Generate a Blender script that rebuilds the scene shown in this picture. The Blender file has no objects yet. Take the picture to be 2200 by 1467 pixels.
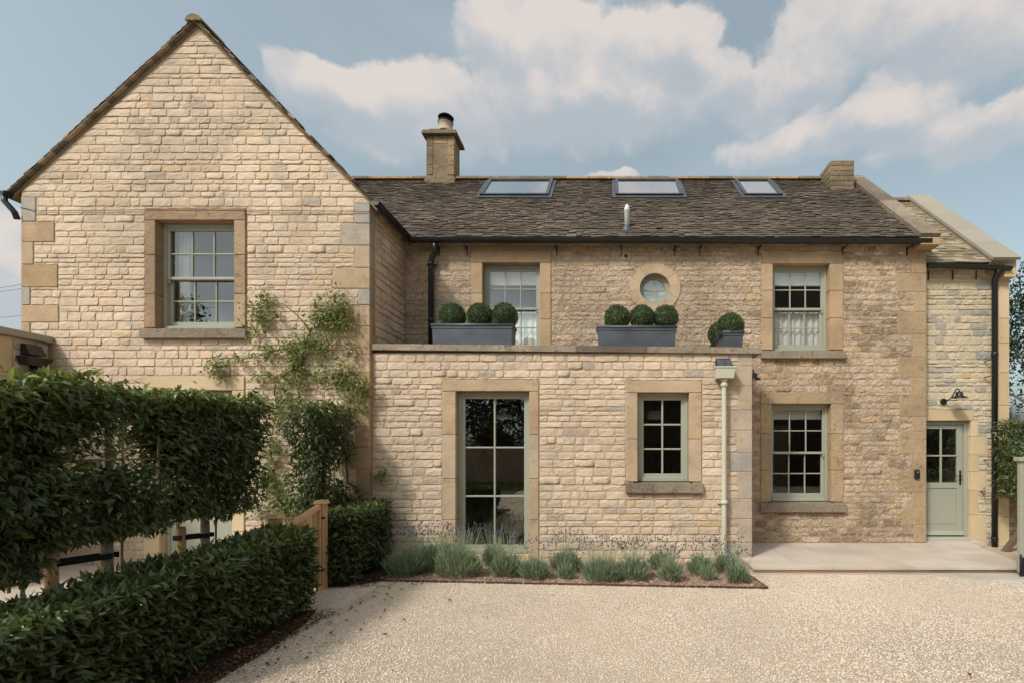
import bpy, math, random
import numpy as np
from mathutils import Vector, Matrix, noise as mnoise
R = math.radians
S = bpy.context.scene
COL = S.collection
rng = random.Random(7)
npr = np.random.default_rng(11)

# ------------------------------------------------------------------ camera
F, CX, CY, EYE = 1040.0, 1310.0, 968.0, 1.69       # focal length and principal point in photo pixels (shift lens)
cam = bpy.data.cameras.new('camera'); cam.sensor_width = 36; cam.lens = 36 * F / 2200
cam.shift_x = -(CX - 1100) / 2200; cam.shift_y = (CY - 733.5) / 2200
cam.clip_start = .05; cam.clip_end = 3000
camo = bpy.data.objects.new('camera', cam); COL.objects.link(camo)
camo.location = (0, 0, EYE); camo.rotation_euler = (R(90), 0, 0)
S.camera = camo
def PX(px, Y): return (px - CX) * Y / F
def PZ(py, Y): return EYE + (CY - py) * Y / F
def pix_dir(px, py): return Vector((px - CX, F, CY - py)).normalized()

# ------------------------------------------------------------------ light
SUN_AZ, SUN_EL = 40, 43            # sun stands behind the camera, to its left
S.view_settings.view_transform = 'Standard'; S.view_settings.look = 'None'
S.view_settings.exposure = 0.72; S.view_settings.gamma = 1
sl = bpy.data.lights.new('sun', 'SUN'); sl.energy = 1.5; sl.angle = R(6); sl.color = (1, .955, .89)
so = bpy.data.objects.new('sun', sl); COL.objects.link(so)
so.rotation_euler = (R(90 - SUN_EL), 0, R(-SUN_AZ))

W = bpy.data.worlds.new('World'); S.world = W; W.use_nodes = True
def nd(nt, typ, props=None, **ins):
    n = nt.nodes.new(typ)
    for k, v in (props or {}).items(): setattr(n, k, v)
    for k, v in ins.items():
        i = int(k[1:]) if k[0] == '_' else k.replace('__', ' ')
        if hasattr(v, 'links') or isinstance(v, bpy.types.NodeSocket): nt.links.new(v, n.inputs[i])
        else: n.inputs[i].default_value = v
    return n
def mth(nt, op, a, b=0.0, c=None, clamp=False):
    n = nd(nt, 'ShaderNodeMath', dict(operation=op, use_clamp=clamp), _0=a, _1=b)
    if c is not None:
        if isinstance(c, bpy.types.NodeSocket): nt.links.new(c, n.inputs[2])
        else: n.inputs[2].default_value = c
    return n.outputs[0]
def sstep(nt, x, a, b, lo=0.0, hi=1.0):
    n = nd(nt, 'ShaderNodeMapRange', dict(interpolation_type='SMOOTHSTEP'), _0=x, _1=a, _2=b, _3=lo, _4=hi)
    return n.outputs[0]
def mixc(nt, f, a, b, mode='MIX'):
    n = nt.nodes.new('ShaderNodeMix'); n.data_type = 'RGBA'; n.blend_type = mode
    for i, v in ((0, f), (6, a), (7, b)):
        if isinstance(v, bpy.types.NodeSocket): nt.links.new(v, n.inputs[i])
        else: n.inputs[i].default_value = v if i == 0 else (tuple(v) + (1,) if len(v) == 3 else v)
    return n.outputs[2]

def build_world():
    nt = W.node_tree; nt.nodes.clear()
    out = nt.nodes.new('ShaderNodeOutputWorld'); bg = nt.nodes.new('ShaderNodeBackground')
    sky = nd(nt, 'ShaderNodeTexSky', dict(sky_type='NISHITA', sun_disc=False, sun_elevation=R(SUN_EL),
             sun_rotation=R(180 + SUN_AZ), altitude=100, air_density=1.3, dust_density=6.0, ozone_density=1.2))
    d = nd(nt, 'ShaderNodeTexCoord').outputs['Generated']
    warp = nd(nt, 'ShaderNodeTexNoise', None, Vector=d, Scale=11.0, Detail=6.0, Roughness=.6).outputs['Color']
    w2 = nd(nt, 'ShaderNodeVectorMath', dict(operation='SUBTRACT'), _0=warp, _1=(.5, .5, .5)).outputs[0]
    w3 = nd(nt, 'ShaderNodeVectorMath', dict(operation='SCALE'), _0=w2)
    w3.inputs['Scale'].default_value = .055
    w4 = nd(nt, 'ShaderNodeVectorMath', dict(operation='MULTIPLY'), _0=w3.outputs[0], _1=(1.1, 1.1, .75)).outputs[0]
    p = nd(nt, 'ShaderNodeVectorMath', dict(operation='ADD'), _0=d, _1=w4).outputs[0]
    blobs = [(1180, 150, 190, 110), (1400, 165, 180, 100), (1230, 250, 300, 70), (950, 250, 170, 80), (800, 255, 130, 75),
             (1050, 85, 85, 65), (1215, 75, 85, 62), (1350, 95, 75, 58), (1470, 105, 90, 62), (1560, 175, 70, 60), (655, 185, 70, 60), (735, 215, 70, 55), (870, 200, 60, 48),
             (1640, 215, 95, 60), (1745, 190, 75, 60), (1900, 40, 230, 85), (2090, 80, 200, 90),
             (1880, 245, 85, 60), (1780, 295, 230, 42), (1970, 280, 110, 58), (2110, 290, 110, 52), (1320, 385, 75, 20), (20, 590, 130, 110)]
    dirs = [(pix_dir(a, b), rx / F * .80, ry / F * .82) for a, b, rx, ry in blobs]
    r2 = random.Random(5)
    for k in range(10):                                   # the same kind of cumulus round the rest of the sky
        az = R(72 + k * 24 + r2.uniform(-7, 7)); el = R(r2.uniform(16, 38))
        dirs.append((Vector((math.sin(az) * math.cos(el), math.cos(az) * math.cos(el), math.sin(el))), r2.uniform(.18, .32), r2.uniform(.09, .15)))
    for k in range(6):                                    # and overhead
        az = R(5 + k * 60 + r2.uniform(-8, 8)); el = R(r2.uniform(55, 66))
        dirs.append((Vector((math.sin(az) * math.cos(el), math.cos(az) * math.cos(el), math.sin(el))), r2.uniform(.22, .3), r2.uniform(.14, .2)))
    acc = None; tops = None
    for c, a, b in dirs:
        e = nd(nt, 'ShaderNodeVectorMath', dict(operation='SUBTRACT'), _0=p, _1=c).outputs[0]
        e = nd(nt, 'ShaderNodeVectorMath', dict(operation='MULTIPLY'), _0=e, _1=(1 / a, 1 / a, 1 / b))
        ln = nd(nt, 'ShaderNodeVectorMath', dict(operation='LENGTH'), _0=e.outputs[0]).outputs['Value']
        m = mth(nt, 'SUBTRACT', 1.0, ln)
        zc = nd(nt, 'ShaderNodeSeparateXYZ', None, _0=e.outputs[0]).outputs[2]
        t = mth(nt, 'MULTIPLY', mth(nt, 'MAXIMUM', mth(nt, 'ADD', m, .2), 0.0), zc)
        acc = m if acc is None else mth(nt, 'MAXIMUM', acc, m)
        tops = t if tops is None else mth(nt, 'ADD', tops, t)
    fb = nd(nt, 'ShaderNodeTexNoise', None, Vector=p, Scale=15.0, Detail=6.0, Roughness=.6).outputs[0]
    field = mth(nt, 'ADD', acc, mth(nt, 'MULTIPLY', mth(nt, 'SUBTRACT', fb, .5), .7))
    soft = sstep(nt, tops, -.3, .2, .45, .17)            # crisp tops, ragged soft undersides
    mask = nd(nt, 'ShaderNodeMapRange', dict(interpolation_type='SMOOTHSTEP'), _0=field, _1=-.05, _2=mth(nt, 'ADD', soft, -.02)).outputs[0]
    mask = mth(nt, 'MULTIPLY', mask, sstep(nt, tops, -.5, .1, .58, .88))
    veil = nd(nt, 'ShaderNodeTexNoise', None, Vector=nd(nt, 'ShaderNodeVectorMath', dict(operation='MULTIPLY'), _0=d, _1=(1, 1, 2.2)).outputs[0], Scale=2.1, Detail=5.0, Roughness=.5).outputs[0]
    veil = sstep(nt, veil, .36, .72, .12, .65)
    lit = mth(nt, 'ADD', mth(nt, 'MULTIPLY', tops, .9), mth(nt, 'MULTIPLY', mth(nt, 'SUBTRACT', fb, .5), 1.6))
    lit = sstep(nt, lit, -.35, .5)
    ccol = mixc(nt, lit, (.31, .33, .355), (.475, .43, .40))
    base = mixc(nt, 1.0, sky.outputs[0], (SKY_K, SKY_K, SKY_K), 'MULTIPLY')
    lum = nd(nt, 'ShaderNodeRGBToBW', None, _0=base).outputs[0]
    grey = mixc(nt, 1.0, nd(nt, 'ShaderNodeCombineXYZ', None, _0=lum, _1=lum, _2=lum).outputs[0], (.86, 1.08, 1.09), 'MULTIPLY')
    base = mixc(nt, .66, base, grey)                      # thin high haze greys the blue
    base = mixc(nt, veil, base, (.285, .335, .365))
    col = mixc(nt, mask, base, ccol)
    nt.links.new(col, bg.inputs[0]); bg.inputs[1].default_value = 1.0
    nt.links.new(bg.outputs[0], out.inputs[0])
SKY_K = .129
build_world()
W.cycles.sampling_method = 'MANUAL'; W.cycles.sample_map_resolution = 512

# ------------------------------------------------------------------ materials
M = {}
def base_mat(name):
    m = bpy.data.materials.new(name); m.use_nodes = True; nt = m.node_tree; nt.nodes.clear()
    o = nt.nodes.new('ShaderNodeOutputMaterial'); b = nt.nodes.new('ShaderNodeBsdfPrincipled')
    nt.links.new(b.outputs[0], o.inputs[0]); M[name] = m
    return m, nt, b, o
def srgb(*c):
    return tuple(((v / 255 + .055) / 1.055) ** 2.4 if v > 10 else v / 255 / 12.92 for v in c)
def noise(nt, scale, detail=5, rough=.6, vec=None, dist=0):
    pos = vec or nd(nt, 'ShaderNodeNewGeometry').outputs['Position']
    return nd(nt, 'ShaderNodeTexNoise', None, Vector=pos, Scale=scale, Detail=detail, Roughness=rough, Distortion=dist).outputs[0]
def mk(name, cols, var=.3, scale=14, big=.25, bigscale=1.1, rough=.9, bump=.4, bscale=45, bdist=.012, spec=.25,
       metallic=0, spots=None, stretch=None, stain=None, interp='LINEAR'):
    """a tint attribute picks the piece's own colour along the ramp; noise adds grain, blotches and relief"""
    m, nt, b, o = base_mat(name)
    pos = nd(nt, 'ShaderNodeNewGeometry').outputs['Position']
    v = nd(nt, 'ShaderNodeVectorMath', dict(operation='MULTIPLY'), _0=pos, _1=stretch).outputs[0] if stretch else pos
    tint = nd(nt, 'ShaderNodeAttribute', dict(attribute_name='tint')).outputs['Fac']
    n1 = noise(nt, scale, 6, .65, v)
    f = mth(nt, 'ADD', tint, mth(nt, 'MULTIPLY', mth(nt, 'SUBTRACT', n1, .5), var))
    cr = nt.nodes.new('ShaderNodeValToRGB'); nt.links.new(f, cr.inputs[0]); el = cr.color_ramp.elements
    cr.color_ramp.interpolation = interp
    if len(cols) == 1: cols = list(cols) * 2
    while len(el) < len(cols): el.new(.5)
    for i, c in enumerate(cols):
        el[i].position = i / max(1, len(cols) - 1); el[i].color = tuple(c) + (1,)
    col = cr.outputs[0]
    nb = noise(nt, bigscale, 5, .6)
    k = sstep(nt, nb, .3, .7, 1 - big, 1 + big * .35)
    col = mixc(nt, 1.0, col, nd(nt, 'ShaderNodeCombineXYZ', None, _0=k, _1=k, _2=k).outputs[0], 'MULTIPLY')
    if stain:                                            # (colour, scale, threshold, amount)
        s = sstep(nt, noise(nt, stain[1], 7, .7), stain[2], stain[2] + .12, 0, stain[3])
        col = mixc(nt, s, col, stain[0])
    if spots:                                            # lichen: (colour, scale, radius, amount)
        vo = nd(nt, 'ShaderNodeTexVoronoi', None, Vector=pos, Scale=spots[1])
        gate = sstep(nt, noise(nt, 3.1, 4), .42, .58)
        s = mth(nt, 'MULTIPLY', sstep(nt, vo.outputs['Distance'], spots[2], spots[2] * .5, 0, 1), mth(nt, 'MULTIPLY', gate, spots[3]))
        rnd = nd(nt, 'ShaderNodeSeparateColor', None, _0=vo.outputs['Color']).outputs[0]
        s = mth(nt, 'MULTIPLY', s, sstep(nt, rnd, .35, .6))
        col = mixc(nt, s, col, spots[0])
    nt.links.new(col, b.inputs['Base Color'])
    b.inputs['Roughness'].default_value = rough; b.inputs['Metallic'].default_value = metallic
    b.inputs['Specular IOR Level'].default_value = spec
    if bump:
        n2 = noise(nt, bscale, 6, .7, v)
        h = mth(nt, 'ADD', n2, mth(nt, 'MULTIPLY', n1, 1.2))
        bp = nd(nt, 'ShaderNodeBump', None, Strength=bump, Distance=bdist, Height=h)
        nt.links.new(bp.outputs[0], b.inputs['Normal'])
    return m
A = srgb
mk('stone_pale', [A(168,157,146), A(192,169,146), A(205,180,155), A(210,185,161), A(214,192,168), A(208,171,130)], var=.45, scale=9, big=.2, bigscale=.8, bump=.8, bscale=24, bdist=.018,
   stain=(A(163,149,136), 2.6, .52, .55))
mk('stone_rubble', [A(167,142,115), A(200,171,143), A(215,188,161), A(225,199,173), A(228,190,148)], var=.8, scale=9, big=.2, bump=1.0, bscale=20, bdist=.07, stain=(A(147,122,101), 8, .54, .6))
mk('stone_wing', [A(142,141,142), A(169,159,145), A(194,177,150), A(199,181,154), A(203,186,160), A(192,159,120)], var=.35, scale=8, big=.1, bump=.8, bscale=20, bdist=.03)
mk('mortar_pale', [A(190,161,130), A(199,173,143)], var=.9, scale=11, big=.15, bump=.8, bscale=30, bdist=.02)
mk('mortar_rubble', [A(205,174,144), A(234,206,174)], var=1.4, scale=9, big=.25, bump=1.0, bscale=18, bdist=.08, stain=(A(148,122,100), 11, .54, .7))
mk('mortar_wing', [A(190,172,146), A(196,179,153)], var=.6, scale=12, big=.12, bump=.7, bscale=25, bdist=.02)
mk('ashlar', [A(164,136,102), A(180,151,119), A(189,163,135), A(167,158,148)], var=.55, scale=6, big=.2, bigscale=1.7, bump=.5, bscale=26, bdist=.02,
   spots=(A(206,202,201), 23, 0.192, 0.55), stain=(A(142,117,94), 7, .55, .5))
mk('ashlar_brown', [A(161,131,105), A(174,147,116), A(188,162,134)], var=.8, scale=7, big=.2, bump=.7, bscale=24, bdist=.03,
   spots=(A(211,204,200), 23, 0.192, 0.62), stain=(A(114,97,79), 9, .54, .6))
mk('ashlar_new', [A(194,168,131), A(202,178,142), A(208,184,151)], var=.4, scale=5, big=.12, bump=.2, bscale=40, bdist=.008, stain=(A(184,158,121), 6, .56, .4))
mk('sill_stone', [A(117,103,88), A(142,126,108), A(164,145,125)], var=.9, scale=9, big=.3, bump=.7, bscale=26, bdist=.03,
   spots=(A(201,196,193), 29, 0.256, 0.65), stain=(A(89,78,68), 9, .52, .65))
mk('chimney_stone', [A(120,105,87), A(147,126,100), A(179,147,112)], var=.7, scale=9, big=.3, bump=.7, bscale=26, bdist=.03,
   spots=(A(194,180,166), 27, 0.240, 0.59), stain=(A(90,79,67), 9, .51, .65))
mk('coping_new', [A(155,145,130), A(161,151,136)], var=.4, scale=3, big=.08, bump=.12, bscale=40, bdist=.004, stretch=(1, 3, 3))
mk('slate', [A(61,52,47), A(81,70,61), A(98,85,74), A(125,110,93), A(174,153,125)], var=.3, scale=12, big=.3, bigscale=.9, bump=.6, bscale=40, bdist=.012,
   stain=(A(51,44,39), 5, .56, .5))
mk('slate_new', [A(116,103,84), A(142,127,103), A(164,148,122), A(184,168,140)], var=.3, scale=14, big=.15, bump=.5, bscale=40, bdist=.01)
mk('black_metal', [A(26,27,29)], var=0, big=.1, rough=.38, bump=.05, spec=.5)
mk('black_matt', [A(22,22,23)], var=0, big=.15, rough=.6, bump=.1, spec=.4)
mk('lead', [A(63,65,70), A(81,84,90), A(99,100,106)], var=1.0, scale=3.2, big=.25, bigscale=2.2, rough=.5, bump=.08, bscale=12, metallic=.25, spec=.5, stretch=(1, 1, 2.5))
mk('sage_paint', [A(154,152,136), A(160,158,142)], var=.2, scale=8, big=.06, rough=.5, bump=.04, bscale=80, spec=.35)
mk('pipe_paint', [A(190,186,166), A(196,192,173)], var=.2, scale=8, big=.08, rough=.5, bump=.04, bscale=80, spec=.35)
mk('timber', [A(176,134,92), A(192,152,110), A(206,170,130)], var=.8, scale=30, big=.15, bump=.25, bscale=30, bdist=.004, rough=.75, stretch=(1, 1, .06))
mk('timber_old', [A(100,84,68), A(132,112,90)], var=.8, scale=24, big=.2, bump=.3, bscale=30, bdist=.004, stretch=(1, 1, .08))
mk('barn_boards', [A(48,42,36), A(70,61,52)], var=.8, scale=20, big=.3, bump=.3, stretch=(4, 4, .1))
mk('bark', [A(96,88,74), A(142,134,116), A(176,168,150)], var=1.3, scale=18, big=.25, bump=.6, bscale=24, bdist=.01, stretch=(1, 1, 2.2))
mk('bamboo', [A(142,122,90), A(168,150,116)], var=.6, scale=20, big=.1, bump=.1, rough=.6)
mk('twig', [A(74,56,40), A(104,84,60)], var=.5, scale=30, big=.1, bump=.3)
mk('gravel', [A(192,167,144), A(220,200,178), A(228,210,193), A(237,220,207)], var=.3, scale=30, big=.12, bigscale=.6, bump=.5, bscale=120, bdist=.006)
mk('gravel_bed', [A(190,164,137), A(223,198,171), A(238,217,196)], var=1.0, scale=75, big=.15, bigscale=.4, bump=1, bscale=85, bdist=.02)
mk('soil', [A(52,40,30), A(82,64,48)], var=1.0, scale=30, big=.3, bump=1, bscale=60, bdist=.02)
mk('mulch', [A(127,102,83), A(169,143,123), A(204,181,160)], var=.5, scale=30, big=.2, bump=.6, bscale=70, bdist=.01)
mk('rust', [A(74,50,40), A(104,70,54)], var=.8, scale=20, big=.3, bump=.3)
mk('patio_stone', [A(191,174,157), A(198,181,166), A(204,189,175)], var=.8, scale=5, big=.16, bump=.15, bscale=18, bdist=.006, rough=.75, stretch=(1, 2.5, 1), stain=(A(176,162,144), 4, .58, .35))
mk('grey_stone', [A(164,156,142), A(184,176,162)], var=.6, scale=6, big=.15, bump=.15, bscale=18, bdist=.006, rough=.8)
mk('terracotta', [A(186,156,138), A(204,178,160)], var=.5, scale=14, big=.2, bump=.2)
mk('fabric', [A(226,222,212), A(232,228,220)], var=.3, scale=30, big=.05, bump=.1, rough=.95)
mk('plaster_dark', [A(96,92,84)], var=.1, big=.1, bump=.05)
mk('grass', [A(70,78,40), A(96,104,56)], var=.9, scale=8, big=.3, bump=.6, bscale=60)
mk('rubber', [A(24,23,23)], var=.1, big=.1, rough=.7, bump=.1)
mk('white_plastic', [A(214,214,212)], var=.1, big=.05, rough=.5, bump=.03)
mk('grey_plastic', [A(128,132,134)], var=.1, big=.05, rough=.5, bump=.03)
mk('copper', [A(176,112,72)], var=.1, big=.2, rough=.4, bump=.05, metallic=.8)
mk('bottle_green', [A(52,84,72)], var=.1, big=.1, rough=.3, bump=0)
def leafmat(name, cols, rough=.42, spec=.4, trans=.22, var=.25):
    m = mk(name, cols, var=var, scale=40, big=.12, bigscale=2.5, rough=rough, bump=0, spec=spec)
    nt = m.node_tree; b = [n for n in nt.nodes if n.type == 'BSDF_PRINCIPLED'][0]; o = [n for n in nt.nodes if n.type == 'OUTPUT_MATERIAL'][0]
    tr = nt.nodes.new('ShaderNodeBsdfTranslucent'); src = b.inputs['Base Color'].links[0].from_socket
    nt.links.new(mixc(nt, 1.0, src, (1.25, 1.35, .6), 'MULTIPLY'), tr.inputs[0])
    mx = nt.nodes.new('ShaderNodeMixShader'); mx.inputs[0].default_value = trans
    nt.links.new(b.outputs[0], mx.inputs[1]); nt.links.new(tr.outputs[0], mx.inputs[2]); nt.links.new(mx.outputs[0], o.inputs[0])
    return m
leafmat('leaf_laurel', [(.040,.056,.022), (.072,.098,.032), (.108,.138,.042), (.17,.20,.058), (.28,.30,.09)], rough=.38, spec=.5, trans=.3)
leafmat('leaf_rose', [(.07,.10,.03), (.13,.17,.045), (.21,.24,.06), (.32,.30,.09)], rough=.5, trans=.3)
leafmat('leaf_lavender', [(.12,.16,.095), (.19,.24,.15), (.27,.32,.21), (.34,.37,.20)], rough=.7, spec=.2)
leafmat('flower', [(.10,.08,.12), (.15,.12,.20), (.20,.17,.25)], rough=.8, spec=.1)
leafmat('leaf_box', [(.035,.06,.024), (.08,.115,.045), (.15,.19,.085), (.29,.31,.14)], rough=.45, trans=.15)
leafmat('leaf_tree', [(.010,.020,.008), (.022,.040,.014), (.04,.065,.02), (.075,.105,.028)], rough=.5)
leafmat('leaf_dead', [(.10,.03,.015), (.16,.06,.03), (.30,.19,.05), (.05,.03,.02)], rough=.7, trans=.1)
def glassmat(name, refl, tintc=(1, 1, 1)):
    m = bpy.data.materials.new(name); m.use_nodes = True; nt = m.node_tree; nt.nodes.clear(); M[name] = m
    o = nt.nodes.new('ShaderNodeOutputMaterial'); tr = nt.nodes.new('ShaderNodeBsdfTransparent'); gl = nt.nodes.new('ShaderNodeBsdfGlossy')
    tr.inputs[0].default_value = tintc + (1,); gl.inputs['Roughness'].default_value = .0
    fc = nd(nt, 'ShaderNodeLayerWeight', None, Blend=.5).outputs['Facing']
    fr = mth(nt, 'MULTIPLY_ADD', mth(nt, 'POWER', fc, 5.0), .96, .04)     # the same from both sides of the pane
    f = mth(nt, 'ADD', fr, refl, clamp=True)
    nb = nd(nt, 'ShaderNodeBump', None, Strength=.03, Distance=.02, Height=noise(nt, 1.7, 2))
    nt.links.new(nb.outputs[0], gl.inputs['Normal'])
    mx = nt.nodes.new('ShaderNodeMixShader')
    nt.links.new(f, mx.inputs[0]); nt.links.new(tr.outputs[0], mx.inputs[1]); nt.links.new(gl.outputs[0], mx.inputs[2]); nt.links.new(mx.outputs[0], o.inputs[0])
glassmat('glass', .11, (.97, .98, .975)); glassmat('roof_glass', .93, (.6, .62, .64))

# ------------------------------------------------------------------ mesh helpers
WL = {}                                                  # world location of every object
def wl(o): return WL.get(o.name, Vector((0, 0, 0)))
def put(o, world, parent=None):
    COL.objects.link(o); WL[o.name] = Vector(world)
    if parent is not None: o.parent = parent; o.location = Vector(world) - wl(parent)
    else: o.location = world
    return o
def tag(o, label=None, cat=None, group=None, kind=None):
    if label: o['label'] = label
    if cat: o['category'] = cat
    if group: o['group'] = group
    if kind: o['kind'] = kind
    return o
def empty(name, loc, label, cat, group=None, parent=None):
    o = bpy.data.objects.new(name, None); o.empty_display_size = .1
    put(o, loc, parent)
    return tag(o, label, cat, group)
def npmesh(name, V, Fc, mat, tint=None, smooth=False):
    V = np.asarray(V, np.float32); Fc = np.asarray(Fc, np.int32); me = bpy.data.meshes.new(name)
    n, k = Fc.shape
    me.vertices.add(len(V)); me.vertices.foreach_set('co', V.ravel())
    me.loops.add(n * k); me.loops.foreach_set('vertex_index', Fc.ravel())
    me.polygons.add(n); me.polygons.foreach_set('loop_start', np.arange(0, n * k, k, dtype=np.int32))
    me.polygons.foreach_set('loop_total', np.full(n, k, np.int32))
    if smooth: me.polygons.foreach_set('use_smooth', np.ones(n, bool))
    me.update(calc_edges=True)
    at = me.attributes.new('tint', 'FLOAT', 'POINT')
    at.data.foreach_set('value', np.asarray(tint, np.float32) if tint is not None else np.full(len(V), .5, np.float32))
    me.materials.append(M[mat])
    return me
def npobj(name, V, Fc, mat, parent=None, tint=None, smooth=False, origin=None, kind=None):
    V = np.asarray(V, float)
    c = Vector(origin) if origin is not None else Vector(((V[:, 0].min() + V[:, 0].max()) / 2, (V[:, 1].min() + V[:, 1].max()) / 2, V[:, 2].min()))
    o = bpy.data.objects.new(name, npmesh(name, V - np.array(c), Fc, mat, tint, smooth))
    put(o, c, parent)
    if kind: o['kind'] = kind
    return o
class MB:
    def __init__(s): s.v = []; s.f = []; s.t = []; s.sm = []
    def add(s, V, Fs, t=.5, smooth=False):
        b = len(s.v); s.v += [tuple(p) for p in V]; s.t += [t] * len(V)
        for f in Fs: s.f.append([b + i for i in f]); s.sm.append(smooth)
        return s
    def box(s, x0, x1, y0, y1, z0, z1, t=.5):
        V = [(x0,y0,z0),(x1,y0,z0),(x1,y1,z0),(x0,y1,z0),(x0,y0,z1),(x1,y0,z1),(x1,y1,z1),(x0,y1,z1)]
        return s.add(V, [(0,3,2,1),(4,5,6,7),(0,1,5,4),(1,2,6,5),(2,3,7,6),(3,0,4,7)], t)
    def hexa(s, V, t=.5):                                # 8 corners, ordered like box()
        return s.add(V, [(0,3,2,1),(4,5,6,7),(0,1,5,4),(1,2,6,5),(2,3,7,6),(3,0,4,7)], t)
    def cbox(s, x0, x1, y0, y1, z0, z1, c=.006, t=.5):   # all edges chamfered
        V = []; xs = (x0, x1); ys = (y0, y1); zs = (z0, z1)
        idx = {}
        for i in (0, 1):
            for j in (0, 1):
                for k in (0, 1):
                    sx, sy, sz = (1 - 2 * i) * c, (1 - 2 * j) * c, (1 - 2 * k) * c
                    idx[i, j, k, 0] = len(V); V.append((xs[i], ys[j] + sy, zs[k] + sz))
                    idx[i, j, k, 1] = len(V); V.append((xs[i] + sx, ys[j], zs[k] + sz))
                    idx[i, j, k, 2] = len(V); V.append((xs[i] + sx, ys[j] + sy, zs[k]))
        Fs = []
        for i in (0, 1): q = [idx[i,0,0,0], idx[i,1,0,0], idx[i,1,1,0], idx[i,0,1,0]]; Fs.append(q if i else q[::-1])
        for j in (0, 1): q = [idx[0,j,0,1], idx[1,j,0,1], idx[1,j,1,1], idx[0,j,1,1]]; Fs.append(q[::-1] if j else q)
        for k in (0, 1): q = [idx[0,0,k,2], idx[1,0,k,2], idx[1,1,k,2], idx[0,1,k,2]]; Fs.append(q if k else q[::-1])
        for j in (0, 1):
            for k in (0, 1): Fs.append([idx[0,j,k,1], idx[1,j,k,1], idx[1,j,k,2], idx[0,j,k,2]])
        for i in (0, 1):
            for k in (0, 1): Fs.append([idx[i,0,k,0], idx[i,1,k,0], idx[i,1,k,2], idx[i,0,k,2]])
            for j in (0, 1): Fs.append([idx[i,j,0,0], idx[i,j,1,0], idx[i,j,1,1], idx[i,j,0,1]])
        for i in (0, 1):
            for j in (0, 1):
                for k in (0, 1): Fs.append([idx[i,j,k,0], idx[i,j,k,1], idx[i,j,k,2]])
        return s.add(V, Fs, t)
    def tube(s, pts, r, n=10, t=.5, smooth=True):
        pts = [Vector(p) for p in pts]; rs = r if isinstance(r, (list, tuple)) else [r] * len(pts)
        V = []; prev = None
        for i, p in enumerate(pts):
            d = (pts[min(i + 1, len(pts) - 1)] - pts[max(i - 1, 0)]).normalized()
            if prev is None: u = d.orthogonal().normalized()
            else: u = (prev - d * prev.dot(d)); u = u.normalized() if u.length > 1e-6 else d.orthogonal().normalized()
            prev = u; w = d.cross(u)
            for k in range(n):
                a = 2 * math.pi * k / n; V.append(p + (u * math.cos(a) + w * math.sin(a)) * rs[i])
        Fs = [(i*n+k, i*n+(k+1)%n, (i+1)*n+(k+1)%n, (i+1)*n+k) for i in range(len(pts)-1) for k in range(n)]
        s.add(V, Fs, t, smooth); b = len(s.v) - len(V)
        s.f.append([b + k for k in range(n)][::-1]); s.sm.append(False)
        s.f.append([b + (len(pts)-1)*n + k for k in range(n)]); s.sm.append(False)
        return s
    def lathe(s, c, prof, n=20, axis='z', t=.5, smooth=True):   # prof: (radius, height)
        V = []
        for r, h in prof:
            for k in range(n):
                a = 2 * math.pi * k / n; x, y = r * math.cos(a), r * math.sin(a)
                V.append((c[0]+x, c[1]+y, c[2]+h) if axis == 'z' else ((c[0]+x, c[1]+h, c[2]+y) if axis == 'y' else (c[0]+h, c[1]+x, c[2]+y)))
        Fs = [(i*n+k, i*n+(k+1)%n, (i+1)*n+(k+1)%n, (i+1)*n+k) for i in range(len(prof)-1) for k in range(n)]
        s.add(V, Fs, t, smooth); b = len(s.v) - len(V)
        s.f.append([b + k for k in range(n)][::-1]); s.sm.append(False)
        s.f.append([b + (len(prof)-1)*n + k for k in range(n)]); s.sm.append(False)
        return s
    def prism(s, poly, d, t=.5):                         # polygon of 3-D points pushed along vector d
        n = len(poly); P = [Vector(p) for p in poly]; D = Vector(d)
        V = P + [p + D for p in P]
        return s.add(V, [tuple(range(n))[::-1], tuple(range(n, 2*n))] + [(i, (i+1)%n, n+(i+1)%n, n+i) for i in range(n)], t)
    def build(s, name, mat, parent=None, origin=None):
        V = np.array(s.v, float)
        c = Vector(origin) if origin is not None else Vector(((V[:,0].min()+V[:,0].max())/2, (V[:,1].min()+V[:,1].max())/2, V[:,2].min()))
        me = bpy.data.meshes.new(name); me.from_pydata((V - np.array(c)).tolist(), [], s.f)
        me.polygons.foreach_set('use_smooth', s.sm)
        at = me.attributes.new('tint', 'FLOAT', 'POINT'); at.data.foreach_set('value', s.t)
        me.materials.append(M[mat]); me.update()
        return put(bpy.data.objects.new(name, me), c, parent)

class Frame:                                             # a wall or roof plane: u along, v up, n out
    def __init__(s, o, u, v, n): s.o, s.u, s.v, s.n = map(Vector, (o, u, v, n))
    def p(s, a, b, c=0): return s.o + s.u * a + s.v * b + s.n * c

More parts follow.
